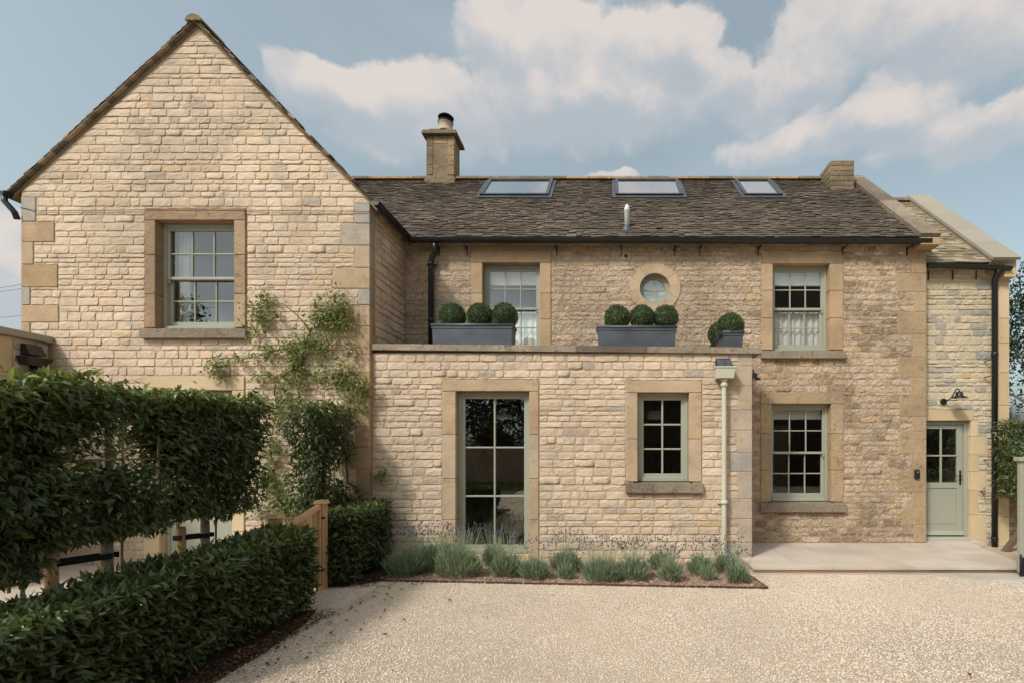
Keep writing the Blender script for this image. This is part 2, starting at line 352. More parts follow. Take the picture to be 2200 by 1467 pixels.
# ------------------------------------------------------------------ stonework
def cells(zb, zt, A_, B_, rects):
    xs = sorted({A_, B_, *[x for r in rects for x in (r[0], r[1]) if A_ < x < B_ and r[2] < zt - .004 and r[3] > zb + .004]})
    out = []
    for a, b in zip(xs, xs[1:]):
        if b - a < .01: continue
        mid = (a + b) / 2; free = [(zb, zt)]
        for r in rects:
            if r[0] < mid < r[1]:
                nf = []
                for q0, q1 in free:
                    if r[3] <= q0 or r[2] >= q1: nf.append((q0, q1)); continue
                    if r[2] - q0 > .03: nf.append((q0, r[2]))
                    if q1 - r[3] > .03: nf.append((r[3], q1))
                free = nf
        for fz in free:
            for i, o in enumerate(out):
                if o[2] == fz and abs(o[1] - a) < 1e-6: out[i] = (o[0], b, fz); break
            else: out.append((a, b, fz))
    return out
def courses(rg, z0, z1, u0, u1, rects, h, l):
    """quads (left bottom, right bottom, left top, right top, z bottom, z top) that fill a wall in courses"""
    f0 = u0 if callable(u0) else (lambda z: u0); f1 = u1 if callable(u1) else (lambda z: u1)
    Q = []; z = z0
    while z < z1 - .03:
        hh = rg.uniform(*h)
        if rg.random() < .15: hh = h[0] * .8
        if z + hh > z1 - h[0] * .7: hh = z1 - z
        a, b, a2, b2 = f0(z), f1(z), f0(z + hh), f1(z + hh)
        A_, B_ = max(a, a2), min(b, b2)
        if B_ - A_ < .06: break
        for c0, c1, (q0, q1) in cells(z, z + hh, A_, B_, rects):
            x = c0
            while x < c1 - 1e-4:
                L = rg.uniform(*l) * (.75 + .4 * rg.random())
                if rg.random() < .12: L = l[0] * .8
                e = x + L
                if c1 - e < l[0] * .75: e = c1
                lb = lt = x; rb = rt = e
                if x == A_: lb, lt = a, a2
                if e == B_: rb, rt = b, b2
                Q.append((lb, rb, lt, rt, q0, q1)); x = e
        z += hh
    return Q
def stone_geo(rg, fr, q, gap, proud, jit, nx=None, nz=3):
    lb, rb, lt, rt, z0, z1 = q; g = gap / 2
    lb += g; lt += g; rb -= g; rt -= g; z0 += g; z1 -= g
    w = max(rb - lb, .02); nx = nx or max(3, min(6, int(w / .07) + 1))
    pr = proud * rg.uniform(.6, 1.3); tx = rg.uniform(-1, 1) * proud * .4; tz = rg.uniform(-1, .6) * proud * .4
    V = []
    for j in range(nz + 1):
        fz = j / nz
        for i in range(nx + 1):
            fx = i / nx
            edge_x = i in (0, nx); edge_z = j in (0, nz)
            L_, R_ = lb + (lt - lb) * fz, rb + (rt - rb) * fz
            x = L_ + (R_ - L_) * fx; z = z0 + (z1 - z0) * fz
            if edge_x and edge_z: ins = rg.uniform(.1, 1.0) * jit * 1.5; x += ins * (1 if i == 0 else -1); z += ins * (1 if j == 0 else -1) * .6
            else:
                if edge_x: x += rg.uniform(-.35, .8) * jit * (1 if i == 0 else -1)
                elif not edge_z: x += rg.uniform(-.3, .3) * w / nx
                if edge_z: z += rg.uniform(-.45, .8) * jit * (1 if j == 0 else -1)
                elif not edge_x: z += rg.uniform(-.25, .25) * (z1 - z0) / nz
            n = pr + tx * (fx - .5) * 2 + tz * (fz - .5) * 2
            if j == nz: n *= rg.uniform(.05, .5)
            elif j == 0: n *= rg.uniform(.6, 1.15)
            elif edge_x: n *= rg.uniform(.3, 1.0)
            else: n += rg.uniform(-.3, .3) * proud
            V.append(fr.p(x, z, n))
    m = nx + 1; ring = [i for i in range(m)] + [j * m + nx for j in range(1, nz + 1)] + [nz * m + i for i in range(nx - 1, -1, -1)] + [j * m for j in range(nz - 1, 0, -1)]
    Fs = [(j*m+i, j*m+i+1, (j+1)*m+i+1, (j+1)*m+i) for j in range(nz) for i in range(nx)]
    k = len(V)
    for r in ring:
        p = V[r]; d = (p - fr.o).dot(fr.n); V.append(p - fr.n * (d + .012))
    for a in range(len(ring)):
        b = (a + 1) % len(ring); Fs.append((ring[b], ring[a], k + a, k + b))
    return V, Fs
def lay(rg, fr, Q, mat, wall, name, gap, proud, jit, tints, budget, rest='stonework'):
    """the largest stones become objects of their own, the others one joined part"""
    order = sorted(range(len(Q)), key=lambda i: -(Q[i][1]-Q[i][0]) * (Q[i][5]-Q[i][4]))
    single = set(order[:budget]); rm = MB()
    for i, q in enumerate(Q):
        if q[1] - q[0] < .03 or q[5] - q[4] < .028: continue
        V, Fs = stone_geo(rg, fr, q, gap, proud, jit); t = tints(rg, q); sm_ = rg.random() < .03
        if i in single:
            m = MB(); m.add(V, Fs, t, sm_); m.build(name, mat, wall)
        else: rm.add(V, Fs, t, sm_)
    if rm.v: tag(rm.build(rest, mat, wall), kind='stuff')
def wall_cells(mb, x0, x1, y0, y1, z0, z1, holes):
    xs = sorted({x0, x1, *[x for h in holes for x in h[:2] if x0 < x < x1]})
    for a, b in zip(xs, xs[1:]):
        mid = (a + b) / 2; free = [(z0, z1)]
        for h in holes:
            if h[0] < mid < h[1]:
                nf = []
                for q0, q1 in free:
                    if h[3] <= q0 or h[2] >= q1: nf.append((q0, q1)); continue
                    if h[2] > q0: nf.append((q0, h[2]))
                    if h[3] < q1: nf.append((h[3], q1))
                free = nf
        for q0, q1 in free: mb.box(a, b, y0, y1, q0, q1)
def block(name, mat, parent, x0, x1, y0, y1, z0, z1, t=None, c=.006, g=.003):
    return MB().cbox(x0 + g, x1 - g, y0, y1, z0 + g, z1 - g, c, rng.random() if t is None else t).build(name, mat, parent)

# ------------------------------------------------------------------ slates
def slates(fr, mat, parent, u0, u1, length, expo, width, thick, budget, skip=None, seed=1, name='slate', tint=(.1, .9), butt_shade=.3):
    rg = random.Random(seed); L = []; t = -.04; i = 0
    while t < length - .02:
        f = max(0, t / length); e = expo[0] + (expo[1] - expo[0]) * f
        a0 = u0(t) if callable(u0) else u0; a1 = u1(t) if callable(u1) else u1
        x = a0 - rg.uniform(0, .08); 
        while x < a1:
            w = rg.uniform(*width); x1 = min(x + w, a1)
            if x1 - x > .04 and not (skip and skip((max(x, a0) + x1) / 2, t + e * .6)):
                L.append((max(x, a0), x1, t + rg.uniform(-.010, .010), min(t + e * 2.1, length + .02), rg.uniform(.7, 1.4) * thick, rg.uniform(*tint), rg.uniform(-.010, .010), rg.uniform(-.008, .008)))
            x = x1
        t += e; i += 1
    rm = MB()
    for k, (a, b, t0, t1, th, tn, sk, lift) in enumerate(L):
        g = .003; base = .004
        lo = .022 + lift * .8
        V = [fr.p(a+g, t0+sk, lo), fr.p(b-g, t0-sk, lo), fr.p(b-g, t1, base), fr.p(a+g, t1, base),
             fr.p(a+g, t0+sk+.003, lo+th), fr.p(b-g, t0-sk+.003, lo+th), fr.p(b-g, t1, base+th*.8), fr.p(a+g, t1, base+th*.8)]
        m = MB() if k < budget else rm
        m.add(V, [(0,3,2,1), (4,5,6,7), (1,2,6,5), (3,0,4,7)], tn); m.add([V[0], V[1], V[5], V[4]], [(0,1,2,3)], max(0, tn - butt_shade))  # lower edge face takes a darker tint: its shade is painted into the colour
        if k < budget: m.build(name, mat, parent)
    if rm.v: tag(rm.build('slating', mat, parent), kind='stuff')

# ------------------------------------------------------------------ joinery
def pane(parent, x0, x1, y, z0, z1, mat='glass'):
    return MB().box(x0, x1, y, y + .005, z0, z1).build('pane', mat, parent)
def sash_frame(x0, x1, z0, z1, y0, y1, st, top, bot, cols, rows, bar=.02):
    mb = MB(); P = []
    mb.cbox(x0, x0 + st, y0, y1, z0, z1, .004); mb.cbox(x1 - st, x1, y0, y1, z0, z1, .004)
    mb.cbox(x0 + st, x1 - st, y0 + .002, y1 - .002, z1 - top, z1, .003); mb.cbox(x0 + st, x1 - st, y0 + .002, y1 - .002, z0, z0 + bot, .003)
    gx0, gx1, gz0, gz1 = x0 + st, x1 - st, z0 + bot, z1 - top
    for i in range(1, cols):
        x = gx0 + (gx1 - gx0) * i / cols; mb.cbox(x - bar/2, x + bar/2, y0 + .004, y1 - .006, gz0, gz1, .004)
    for j in range(1, rows):
        z = gz0 + (gz1 - gz0) * j / rows
        for i in range(cols):
            xa = gx0 + (gx1-gx0)*i/cols + (bar/2 if i else 0); xb = gx0 + (gx1-gx0)*(i+1)/cols - (bar/2 if i < cols-1 else 0)
            mb.cbox(xa, xb, y0 + .006, y1 - .008, z - bar/2, z + bar/2, .004)
    for j in range(rows):
        for i in range(cols):
            P.append((gx0 + (gx1-gx0)*i/cols, gx0 + (gx1-gx0)*(i+1)/cols, gz0 + (gz1-gz0)*j/rows, gz0 + (gz1-gz0)*(j+1)/rows))
    return mb, P, (y0 + y1) / 2 - .002
def sash_window(house, x0, x1, z0, z1, y, meet=.5, cols=3, rows=2):
    """double-hung sash: outer frame, upper sash in front of the lower one, a pane in every light"""
    f = MB(); fw = .045
    f.cbox(x0, x0 + fw, y, y + .12, z0, z1, .004); f.cbox(x1 - fw, x1, y, y + .12, z0, z1, .004)
    f.cbox(x0 + fw, x1 - fw, y + .002, y + .12, z1 - .05, z1, .004); f.cbox(x0 + fw, x1 - fw, y - .02, y + .12, z0, z0 + .05, .006)
    win = f.build('window', 'sage_paint', house)
    a0, a1, c0, c1 = x0 + fw - .004, x1 - fw + .004, z0 + .048, z1 - .048; zm = c0 + (c1 - c0) * meet
    up, P, gy = sash_frame(a0, a1, zm - .02, c1, y + .02, y + .06, .045, .045, .042, cols, rows)
    for s in (0, 1):                                      # sash horns
        xx = a0 + .004 if s == 0 else a1 - .036; up.cbox(xx, xx + .032, y + .024, y + .056, zm - .075, zm - .018, .008)
    up.build('upper_sash', 'sage_paint', win)
    for p in P: pane(win, p[0], p[1], gy, p[2], p[3])
    lo, P, gy = sash_frame(a0, a1, c0, zm + .018, y + .064, y + .104, .05, .036, .085, cols, rows)
    lo.build('lower_sash', 'sage_paint', win)
    for p in P: pane(win, p[0], p[1], gy, p[2], p[3])
    return win
def fixed_window(house, x0, x1, z0, z1, y, cols, rows, fw=.05):
    f = MB()
    f.cbox(x0, x0 + fw, y, y + .11, z0, z1, .004); f.cbox(x1 - fw, x1, y, y + .11, z0, z1, .004)
    f.cbox(x0 + fw, x1 - fw, y + .002, y + .11, z1 - fw, z1, .004); f.cbox(x0 + fw, x1 - fw, y - .012, y + .11, z0, z0 + fw + .01, .005)
    win = f.build('window', 'sage_paint', house)
    c, P, gy = sash_frame(x0 + fw - .003, x1 - fw + .003, z0 + fw + .008, z1 - fw + .002, y + .018, y + .075, .05, .05, .06, cols, rows, .026)
    c.build('casement', 'sage_paint', win)
    for p in P: pane(win, p[0], p[1], gy, p[2], p[3])
    return win
def curtain(win, x0, x1, z0, z1, y, folds=9, amp=.025, seed=1, frill=.03):
    n = folds * 6; V = []; rg = random.Random(seed); ph = [rg.uniform(-.5, .5) for _ in range(n + 1)]
    zs = [z0, z0 + (z1-z0)*.35, z0 + (z1-z0)*.7, z1 - frill, z1]
    for j, z in enumerate(zs):
        for i in range(n + 1):
            a = amp * (1 if j < 3 else .5); V.append((x0 + (x1-x0)*i/n, y + a * math.sin(i * math.tau / 6 + ph[i] * .6 + j * .25), z + (rg.uniform(-.006, .006) if j == 4 else 0)))
    Fs = [(j*(n+1)+i, j*(n+1)+i+1, (j+1)*(n+1)+i+1, (j+1)*(n+1)+i) for j in range(len(zs)-1) for i in range(n)]
    return MB().add(V, Fs, .6, True).build('curtain', 'fabric', win)
def blind(win, x0, x1, z0, z1, y):
    m = MB().box(x0, x1, y, y + .004, z0 + .03, z1, .5); n = 22
    for i in range(n):                                    # scalloped hem
        a = x0 + (x1-x0)*i/n; b = x0 + (x1-x0)*(i+1)/n; c = (a+b)/2
        m.prism([(a, y, z0+.03), (b, y, z0+.03), (b-.006, y, z0+.012), (c, y, z0), (a+.006, y, z0+.012)], (0, .004, 0), .9)
    return m.build('blind', 'fabric', win)
def surround(house, ox0, ox1, oz0, oz1, ix0, ix1, iz0, iz1, y, mat, njamb=3, sill=True, proud=.022, deep=.2, sillmat='sill_stone', sill_over=.03, tj=None, sill_h=None):
    block('lintel', mat, house, ox0, ox1, y - proud, y + deep, iz1, oz1, tj)
    zs = [iz0 + (iz1 - iz0) * k / njamb for k in range(njamb + 1)]
    for k in range(1, njamb): zs[k] += rng.uniform(-.05, .05)
    for k in range(njamb):
        block('jamb_stone', mat, house, ox0, ix0, y - proud, y + deep, zs[k], zs[k+1], tj if tj is None else min(1, max(0, tj + rng.uniform(-.15, .15))))
        block('jamb_stone', mat, house, ix1, ox1, y - proud, y + deep, zs[k], zs[k+1], tj if tj is None else min(1, max(0, tj + rng.uniform(-.15, .15))))
    if sill:
        zb = iz0 - (sill_h or (iz0 - oz0))
        V = [(ox0-sill_over, y-.075, zb), (ox1+sill_over, y-.075, zb), (ox1+sill_over, y+deep, zb), (ox0-sill_over, y+deep, zb),
             (ox0-sill_over, y-.065, iz0-.022), (ox1+sill_over, y-.065, iz0-.022), (ox1+sill_over, y+deep, iz0-.003), (ox0-sill_over, y+deep, iz0-.003)]
        MB().hexa(V, .5).build('sill', sillmat, house)

# ------------------------------------------------------------------ leaves
def frames(N, out, up=.25, spread=.8, droop=0.0):
    d = out + npr.normal(0, spread, (N, 3)) + np.array([0, 0, up - droop]); d /= np.linalg.norm(d, axis=1)[:, None]
    n = out * .7 + np.array([0, 0, .8]) + npr.normal(0, .45, (N, 3)); n -= d * (n * d).sum(1)[:, None]
    n /= np.linalg.norm(n, axis=1)[:, None] + 1e-9
    return d, n, np.cross(d, n)
def leaf_arrays(P, d, n, s, L, Wd, fold=.22, curl=.18):
    """five points, four triangles: a leaf folded along its midrib and curling at the tip"""
    N = len(P); L = L[:, None]; Wd = Wd[:, None]
    b = P; m = P + d * L * .5 - n * Wd * fold * 0; l = P + d * L * .42 + s * Wd * .5 + n * Wd * fold; r = P + d * L * .42 - s * Wd * .5 + n * Wd * fold
    t = P + d * L - n * L * curl
    V = np.stack([b, l, m, r, t], 1).reshape(-1, 3); i = np.arange(N)[:, None] * 5
    Fc = np.concatenate([i + [0, 2, 1], i + [1, 2, 4], i + [0, 3, 2], i + [3, 4, 2]], 1).reshape(-1, 3)
    return V, Fc
def foliage(name, parent, P, out, L, ratio, mat, tint, up=.25, spread=.8, droop=0., singles=0, key=None, curl=.18, stuff=True):
    N = len(P); d, n, s = frames(N, out, up, spread, droop); Ls = L[0] + (L[1] - L[0]) * npr.random(N); Wd = Ls * ratio * npr.uniform(.8, 1.2, N)
    tint = np.clip(tint, 0, 1); one = np.zeros(N, bool)
    if singles: one[np.argsort(key)[:singles]] = True
    k = ~one
    V, Fc = leaf_arrays(P[k], d[k], n[k], s[k], Ls[k], Wd[k], curl=curl)
    o = npobj(name, V, Fc, mat, parent, np.repeat(tint[k], 5))
    if stuff: o['kind'] = 'stuff'
    if singles:                                           # the leaves that show largest, each an object; six meshes shared between them
        protos = []
        for q in range(6):
            v, f = leaf_arrays(np.zeros((1, 3)), np.array([[1., 0, 0]]), np.array([[0., 0, 1]]), np.array([[0., -1, 0]]), np.array([1.]), np.array([ratio * (.8 + .08 * q)]), curl=curl * (.6 + .16 * q))
            protos.append(npmesh('leaf', v, f, mat, np.full(5, (.22, .3, .38, .5, .62, .8)[q])))
        qs = np.clip(((tint - .15) / .7 * 6).astype(int), 0, 5)
        for i in np.where(one)[0]:
            lo = bpy.data.objects.new('leaf', protos[qs[i]]); put(lo, Vector(P[i]), parent)
            mt = Matrix((d[i], -s[i], n[i])).transposed(); lo.rotation_euler = mt.to_euler(); lo.scale = (Ls[i],) * 3
    return o

YG, YB, YM, YW = 7.17, 7.24, 8.40, 8.62                   # front planes: gable, flat-roofed block, long range, side wing
# ------------------------------------------------------------------ ground
def sheet(name, poly, z, mat, kind='structure'):
    o = MB().add([(x, y, z) for x, y in poly], [tuple(range(len(poly)))]).build(name, mat, None)
    return tag(o, kind=kind)
sheet('ground', [(-600, -600), (600, -600), (600, 600), (-600, 600)], -.03, 'grass')
sheet('gravel_drive', [(-3.75, -14), (16, -14), (16, 9.2), (-3.75, 9.2)], 0, 'gravel_bed')
sheet('courtyard_paving', [(-13, -4), (-3.72, -4), (-3.72, 7.6), (-13, 7.6)], .006, 'patio_stone')
soil = sheet('hedge_bed', [(-3.76, .6), (-2.90, .6), (-2.89, 4.1), (-2.97, 4.75), (-3.1, 5.12), (-3.76, 5.12)], .012, 'soil')
sheet('hedge_bed', [(-3.95, 5.98), (-3.30, 5.98), (-2.95, 6.25), (-2.9, 7.24), (-3.95, 7.24)], .012, 'soil')
sheet('flower_bed', [(-2.95, 6.27), (1.93, 5.93), (1.86, 6.6), (1.9, 7.26), (-2.9, 7.26)], .014, 'mulch')
ed = MB()
for a, b in zip([(-2.95, 6.26), (-1.4, 6.16), (.3, 6.03), (1.3, 5.965), (1.94, 5.92)], [(-1.4, 6.16), (.3, 6.03), (1.3, 5.965), (1.94, 5.92), (1.88, 6.58)]):
    dx, dy = Vector((b[0]-a[0], b[1]-a[1])).normalized() * .005
    ed.hexa([(a[0], a[1], -.02), (b[0], b[1], -.02), (b[0]-dy, b[1]+dx, -.02), (a[0]-dy, a[1]+dx, -.02), (a[0], a[1], .028), (b[0], b[1], .028), (b[0]-dy, b[1]+dx, .028), (a[0]-dy, a[1]+dx, .028)])
tag(ed.build('bed_edging', 'rust'), 'rusty steel edging strip along the lavender bed', 'edging')
tag(MB().hexa([(-2.9, .6, -.02), (-2.894, .6, -.02), (-2.884, 4.1, -.02), (-2.89, 4.1, -.02), (-2.9, .6, .02), (-2.894, .6, .02), (-2.884, 4.1, .02), (-2.89, 4.1, .02)]).build('bed_edging', 'rust'),
    'rusty steel edging strip between gravel and the long low hedge', 'edging')
# terrace in front of the right-hand doorway
PT = .10
terr = tag(MB().prism([(2.0, 6.66, -.02), (5.70, 6.66, -.02), (6.22, 8.5, -.02), (6.22, 8.66, -.02), (2.0, 8.66, -.02)], (0, 0, .09)).build('terrace', 'patio_stone'), kind='structure')
def xr(y): return 5.74 + max(0, y - 6.61) * .30
rows = [6.61, 7.02, 7.5, 7.98, 8.39]
for k in range(4):
    x = 1.96 - (0 if k == 0 else rng.uniform(0, .4)); y0, y1 = rows[k], rows[k+1]
    while x < xr(y0) - .05:
        w = 1.1 if k == 0 else rng.choice((.6, .9, .75)); x1 = x + w
        if x1 > xr(y0) - .3: x1 = None
        a = max(x, 1.96); g = .0035; b0 = x1 or xr(y0); b1 = x1 or xr(y1)
        MB().hexa([(a+g, y0+g, .068), (b0-g, y0+g, .068), (b1-g, y1-g, .068), (a+g, y1-g, .068), (a+g, y0+g, PT), (b0-g, y0+g, PT), (b1-g, y1-g, PT), (a+g, y1-g, PT)], rng.random()).build('paving_slab', 'patio_stone', terr)
        if x1 is None: break
        x = x1
MB().box(5.50, 6.5, 8.392, 8.66, .05, PT, .4).build('paving_slab', 'patio_stone', terr)
# worn stone setts running out under the side gate
st = tag(MB().box(4.6, 9, 5.2, 6.6, -.05, .002).build('stone_crossing', 'grey_stone'), kind='structure')
bpy.data.objects.remove(st)
st = tag(MB().prism([(4.35, 6.59, -.04), (9, 6.59, -.04), (9, 5.0, -.04), (5.85, 5.75, -.04)], (0, 0, .05)).build('stone_crossing', 'grey_stone'), kind='structure')
def crossing_piece(poly, t): MB().prism([(x, y, .008) for x, y in poly], (0, 0, .022), t).build('paving_slab', 'grey_stone', st)
for i in range(6):
    y0, y1 = 6.58 - i * .155, 6.58 - (i + 1) * .155 + .006
    def lft(y): return 4.38 + (6.59 - y) * 1.79
    x = lft(y1); first = True
    while x < 8.6:
        x1 = x + rng.uniform(.7, 1.1)
        crossing_piece([(lft(y0) if first else x, y0), (x1 - .005, y0), (x1 - .005, y1), (x, y1)][::-1], rng.random()); x = x1; first = False

# ------------------------------------------------------------------ gabled house
GX0, GX1, GAP, GAZ = -8.71, -3.56, -6.10, 8.04
gab = empty('gabled_house', (-6.1, 7.17, 0), 'tall pale stone house with steep gable end and one upstairs sash window', 'house')
gwin = (PX(337, YG), PX(505, YG), PZ(705, YG), PZ(475, YG))
gdoor = (PX(345, YG), PX(500, YG), -.05, PZ(838, YG))
def grow(r, a=.06, b=None): return (r[0]-a, r[1]+a, r[2]-(a if b is None else b), r[3]+a)
def zl(x): return 5.63 + (x - GX0) * (GAZ - 5.63) / (GAP - GX0)
def zr(x): return 5.45 + (GX1 - x) * (GAZ - 5.45) / (GX1 - GAP)
w = MB(); wall_cells(w, GX0, GX1, YG, YG + .35, -.05, 5.3, [grow(gwin), grow(gdoor, .06, 0)])
w.prism([(GX0, YG, 5.3), (GX1, YG, 5.3), (GX1, YG, 5.40), (GAP, YG, GAZ - .09), (GX0, YG, 5.56)], (0, .35, 0))
gwall = w.build('front_wall', 'mortar_pale', gab, (-6.1, YG, 0))
gside = MB().box(GX1 - .35, GX1, YG + .35, 13, -.05, 5.38).build('side_wall', 'mortar_pale', gab, (GX1, YG, 0))
w = MB(); w.box(GX0, GX0 + .35, YG + .35, 13, -.05, 5.5); w.box(GX0 + .35, GX1 - .35, 12.65, 13, -.05, 5.38)
w.prism([(GX0+.35, 12.65, 5.38), (GX1-.35, 12.65, 5.38), (GAP, 12.65, GAZ - .12)], (0, .35, 0)); w.build('rear_wall', 'mortar_pale', gab)
w = MB(); w.box(GX0 + .35, GX1 - .35, YG + .35, 12.65, 2.95, 3.1); w.box(GX0 + .35, GX1 - .35, YG + .35, 12.65, 5.28, 5.32)
w.box(GX0 + .35, GX1 - .35, 10.2, 10.3, 3.1, 5.28); w.build('floor', 'plaster_dark', gab)
# corner stones
ql = [(425, 476, 78, .98), (478, 520, 118, .35), (521, 568, 73, .55), (570, 617, 125, .15), (618, 655, 66, .98), (657, 692, 127, .45), (693, 730, 66, .3),
      (731, 770, 118, .2), (771, 812, 68, .6), (813, 860, 120, .4), (861, 905, 68, .2), (906, 950, 120, .5), (951, 1000, 70, .3), (1001, 1050, 120, .5), (1051, 1105, 70, .4), (1106, 1160, 122, .3), (1161, 1213, 72, .5)]
qr = [(438, 480, 762, .98), (483, 527, 734, .9), (529, 575, 763, .75), (577, 620, 715, .55), (622, 655, 770, .98), (657, 700, 742, .55), (701, 760, 765, .3), (761, 800, 738, .6), (801, 850, 764, .3),
      (851, 915, 742, .35), (916, 960, 765, .15), (961, 1005, 750, .3), (1006, 1060, 766, .1), (1061, 1110, 742, .3), (1111, 1160, 765, .5), (1161, 1213, 742, .3)]
gr = [(gwin[0]-(337-313)/145.05-.005, PX(530, YG)+.005, PZ(729, YG), PZ(450, YG)), (PX(310, YG), PX(527, YG), -1, PZ(808, YG))]
for y0, y1, x, t in ql:
    block('quoin', 'ashlar', gab, GX0, PX(x, YG), YG - .012, YG + .12, PZ(y1 + .5, YG), PZ(y0 - .5, YG), t, .005); gr.append((GX0, PX(x, YG) + .004, PZ(y1 + .5, YG), PZ(y0 - .5, YG)))
for y0, y1, x, t in qr:
    block('quoin', 'ashlar', gab, PX(x, YG), GX1 + .012, YG - .012, YG + rng.choice((.16, .3)), PZ(y1 + .5, YG), PZ(y0 - .5, YG), t, .005); gr.append((PX(x, YG) - .004, GX1 + .02, PZ(y1 + .5, YG), PZ(y0 - .5, YG)))
def tint_pale(rg, q):
    r = rg.random()
    return rg.uniform(.1, .25) if r < .05 else (.9 if r < .07 else rg.uniform(.35, .78))
sr = random.Random(21)
Q = courses(sr, 0, GAZ - .12, lambda z: GX0 if z < 5.5 else GX0 + (z - 5.5) / (2.4 / 2.61), lambda z: GX1 if z < 5.38 else GX1 - (z - 5.38) / 1.02, gr, (.085, .138), (.16, .37))
Q = [q for q in Q if q[5] > 1.2 or q[0] > -99]
lay(sr, Frame((0, YG, 0), (1, 0, 0), (0, 0, 1), (0, -1, 0)), Q, 'stone_pale', gwall, 'stone', .012, .0095, .009, tint_pale, 290)
Q = courses(sr, 0, 5.36, YG + .17, YM - .01, [(YG, YB + .5, 0, 3.2)], (.095, .155), (.2, .42))
lay(sr, Frame((GX1, 0, 0), (0, 1, 0), (0, 0, 1), (1, 0, 0)), [q for q in Q if q[5] > 3.1], 'stone_pale', gside, 'stone', .014, .016, .008, lambda r, q: r.uniform(.15, .7), 0)
surround(gab, PX(313, YG), PX(530, YG), PZ(728, YG), PZ(450, YG), *gwin, YG, 'ashlar_brown', 3, sill_over=.03, proud=.028, sill_h=.16)
surround(gab, PX(310, YG), PX(527, YG), 0, PZ(808, YG), gdoor[0], gdoor[1], .0, gdoor[3], YG, 'ashlar_new', 5, sill=False)
win = sash_window(gab, *gwin, YG + .1, .49)
curtain(win, gwin[0] + .03, gwin[0] + .22, gwin[2] + .05, gwin[3], YG + .32, 3, .03, 4)
# sage double doors behind the trees
for k in range(2):
    a = gdoor[0] + .06 + k * .48; b = a + .47
    m, P, gy = sash_frame(a, b, .05, 2.5, YG + .1, YG + .15, .08, .09, .12, 1, 4, .03); dr = m.build('door', 'sage_paint', gab)
    for j, p in enumerate(P):
        if j < 2: MB().cbox(p[0], p[1], gy - .01, gy + .01, p[2], p[3], .004).build('panel', 'sage_paint', dr)
        else: pane(dr, p[0], p[1], gy, p[2], p[3])
f = MB(); f.cbox(gdoor[0], gdoor[0] + .06, YG + .09, YG + .17, 0, 2.56, .004); f.cbox(gdoor[1] - .06, gdoor[1], YG + .09, YG + .17, 0, 2.56, .004); f.cbox(gdoor[0] + .06, gdoor[1] - .06, YG + .092, YG + .17, 2.5, 2.58, .004); f.build('door_frame', 'sage_paint', gab)
# roof
rf = MB(); e1, e2 = -3.44, -8.84
rf.prism([(GAP, 7.16, GAZ - .05), (e1, 7.16, zr(e1) - .05), (e1, 7.16, zr(e1) - .10), (GAP, 7.16, GAZ - .10), (e2, 7.16, zl(e2) - .10), (e2, 7.16, zl(e2) - .05)][::-1], (0, 5.95, 0))
groof = rf.build('roof', 'chimney_stone', gab, (GAP, YG, GAZ))
kr = (GAZ - 5.45) / (GX1 - GAP); lr = math.hypot(1, kr); kl = (GAZ - 5.63) / (GAP - GX0); ll = math.hypot(1, kl)
slates(Frame((e1, 0, zr(e1) - .05), (0, 1, 0), (-1/lr, 0, kr/lr), (kr/lr, 0, 1/lr)), 'slate', groof, 7.10, 9.6, (e1 - GAP) * lr, (.135, .10), (.14, .3), .026, 110, seed=3, tint=(.5, 1.0))
slates(Frame((e2, 0, zl(e2) - .05), (0, 1, 0), (1/ll, 0, kl/ll), (-kl/ll, 0, 1/ll)), 'slate', groof, 7.10, 9.0, (GAP - e2) * ll, (.135, .10), (.14, .3), .028, 110, seed=4, tint=(.6, 1.0))
for k in range(5):
    m = MB(); y0 = 7.08 + k * .46
    pr = [(GAP + .12 * math.sin(a) , GAZ - .06 + (.10 if k == 0 else .07) * math.cos(a)) for a in [R(x) for x in range(-85, 86, 17)]]
    m.prism([(x, y0, z) for x, z in pr][::-1], (0, .452, 0), .6 + .05 * k); m.build('ridge_tile', 'chimney_stone', groof)
def gutter(parent, pts, r, mat='black_metal', name='gutter'):
    a, b = Vector(pts[0]), Vector(pts[1]); d = (b - a).normalized(); s = d.cross(Vector((0, 0, 1)))
    P = [(-r, .012), (-r*1.06, .0)] + [(r * math.cos(t), r * math.sin(t)) for t in [R(x) for x in range(180, 361, 20)]] + [(r*1.06, 0), (r, .012)] + [(.85 * r * math.cos(t), .85 * r * math.sin(t)) for t in [R(x) for x in range(350, 189, -20)]]
    V = []; n = len(P)
    for q in (a, b): V += [q + s * x + Vector((0, 0, z)) for x, z in P]
    m = MB(); m.add(V, [(i, (i+1) % n, n+(i+1) % n, n+i) for i in range(n)], .5, True)
    for q, k in ((a, 0), (b, n)):                        # stop ends
        m.add([q + s * x + Vector((0, 0, z)) + d * (.003 if k else -.003) for x, z in P[1:13]], [tuple(range(12))])
    return m.build(name, mat, parent)
gutter(gab, ((-3.40, 7.02, 5.30), (-3.40, 8.20, 5.29)), .058)
gutter(gab, ((-8.88, 7.05, 5.47), (-8.88, 12.5, 5.45)), .058)
MB().tube([(-8.86, 7.08, 5.42), (-8.85, 7.08, 5.33), (-8.80, 7.10, 5.26), (-8.755, 7.12, 5.19), (-8.75, 7.15, 5.1)], .036, 10).build('swan_neck', 'black_metal', gab)
MB().tube([(GX0, YG - .02, 5.28), (-8.45, YG - .028, 5.22), (-6.9, YG - .03, 5.235), (-5.3, YG - .03, 5.23), (GX1 + .01, YG - .03, 5.21), (GX1 + .04, YG + .05, 4.9), (GX1 + .035, YG + .06, 3.4)], .005, 5).build('cable', 'timber_old', gab)

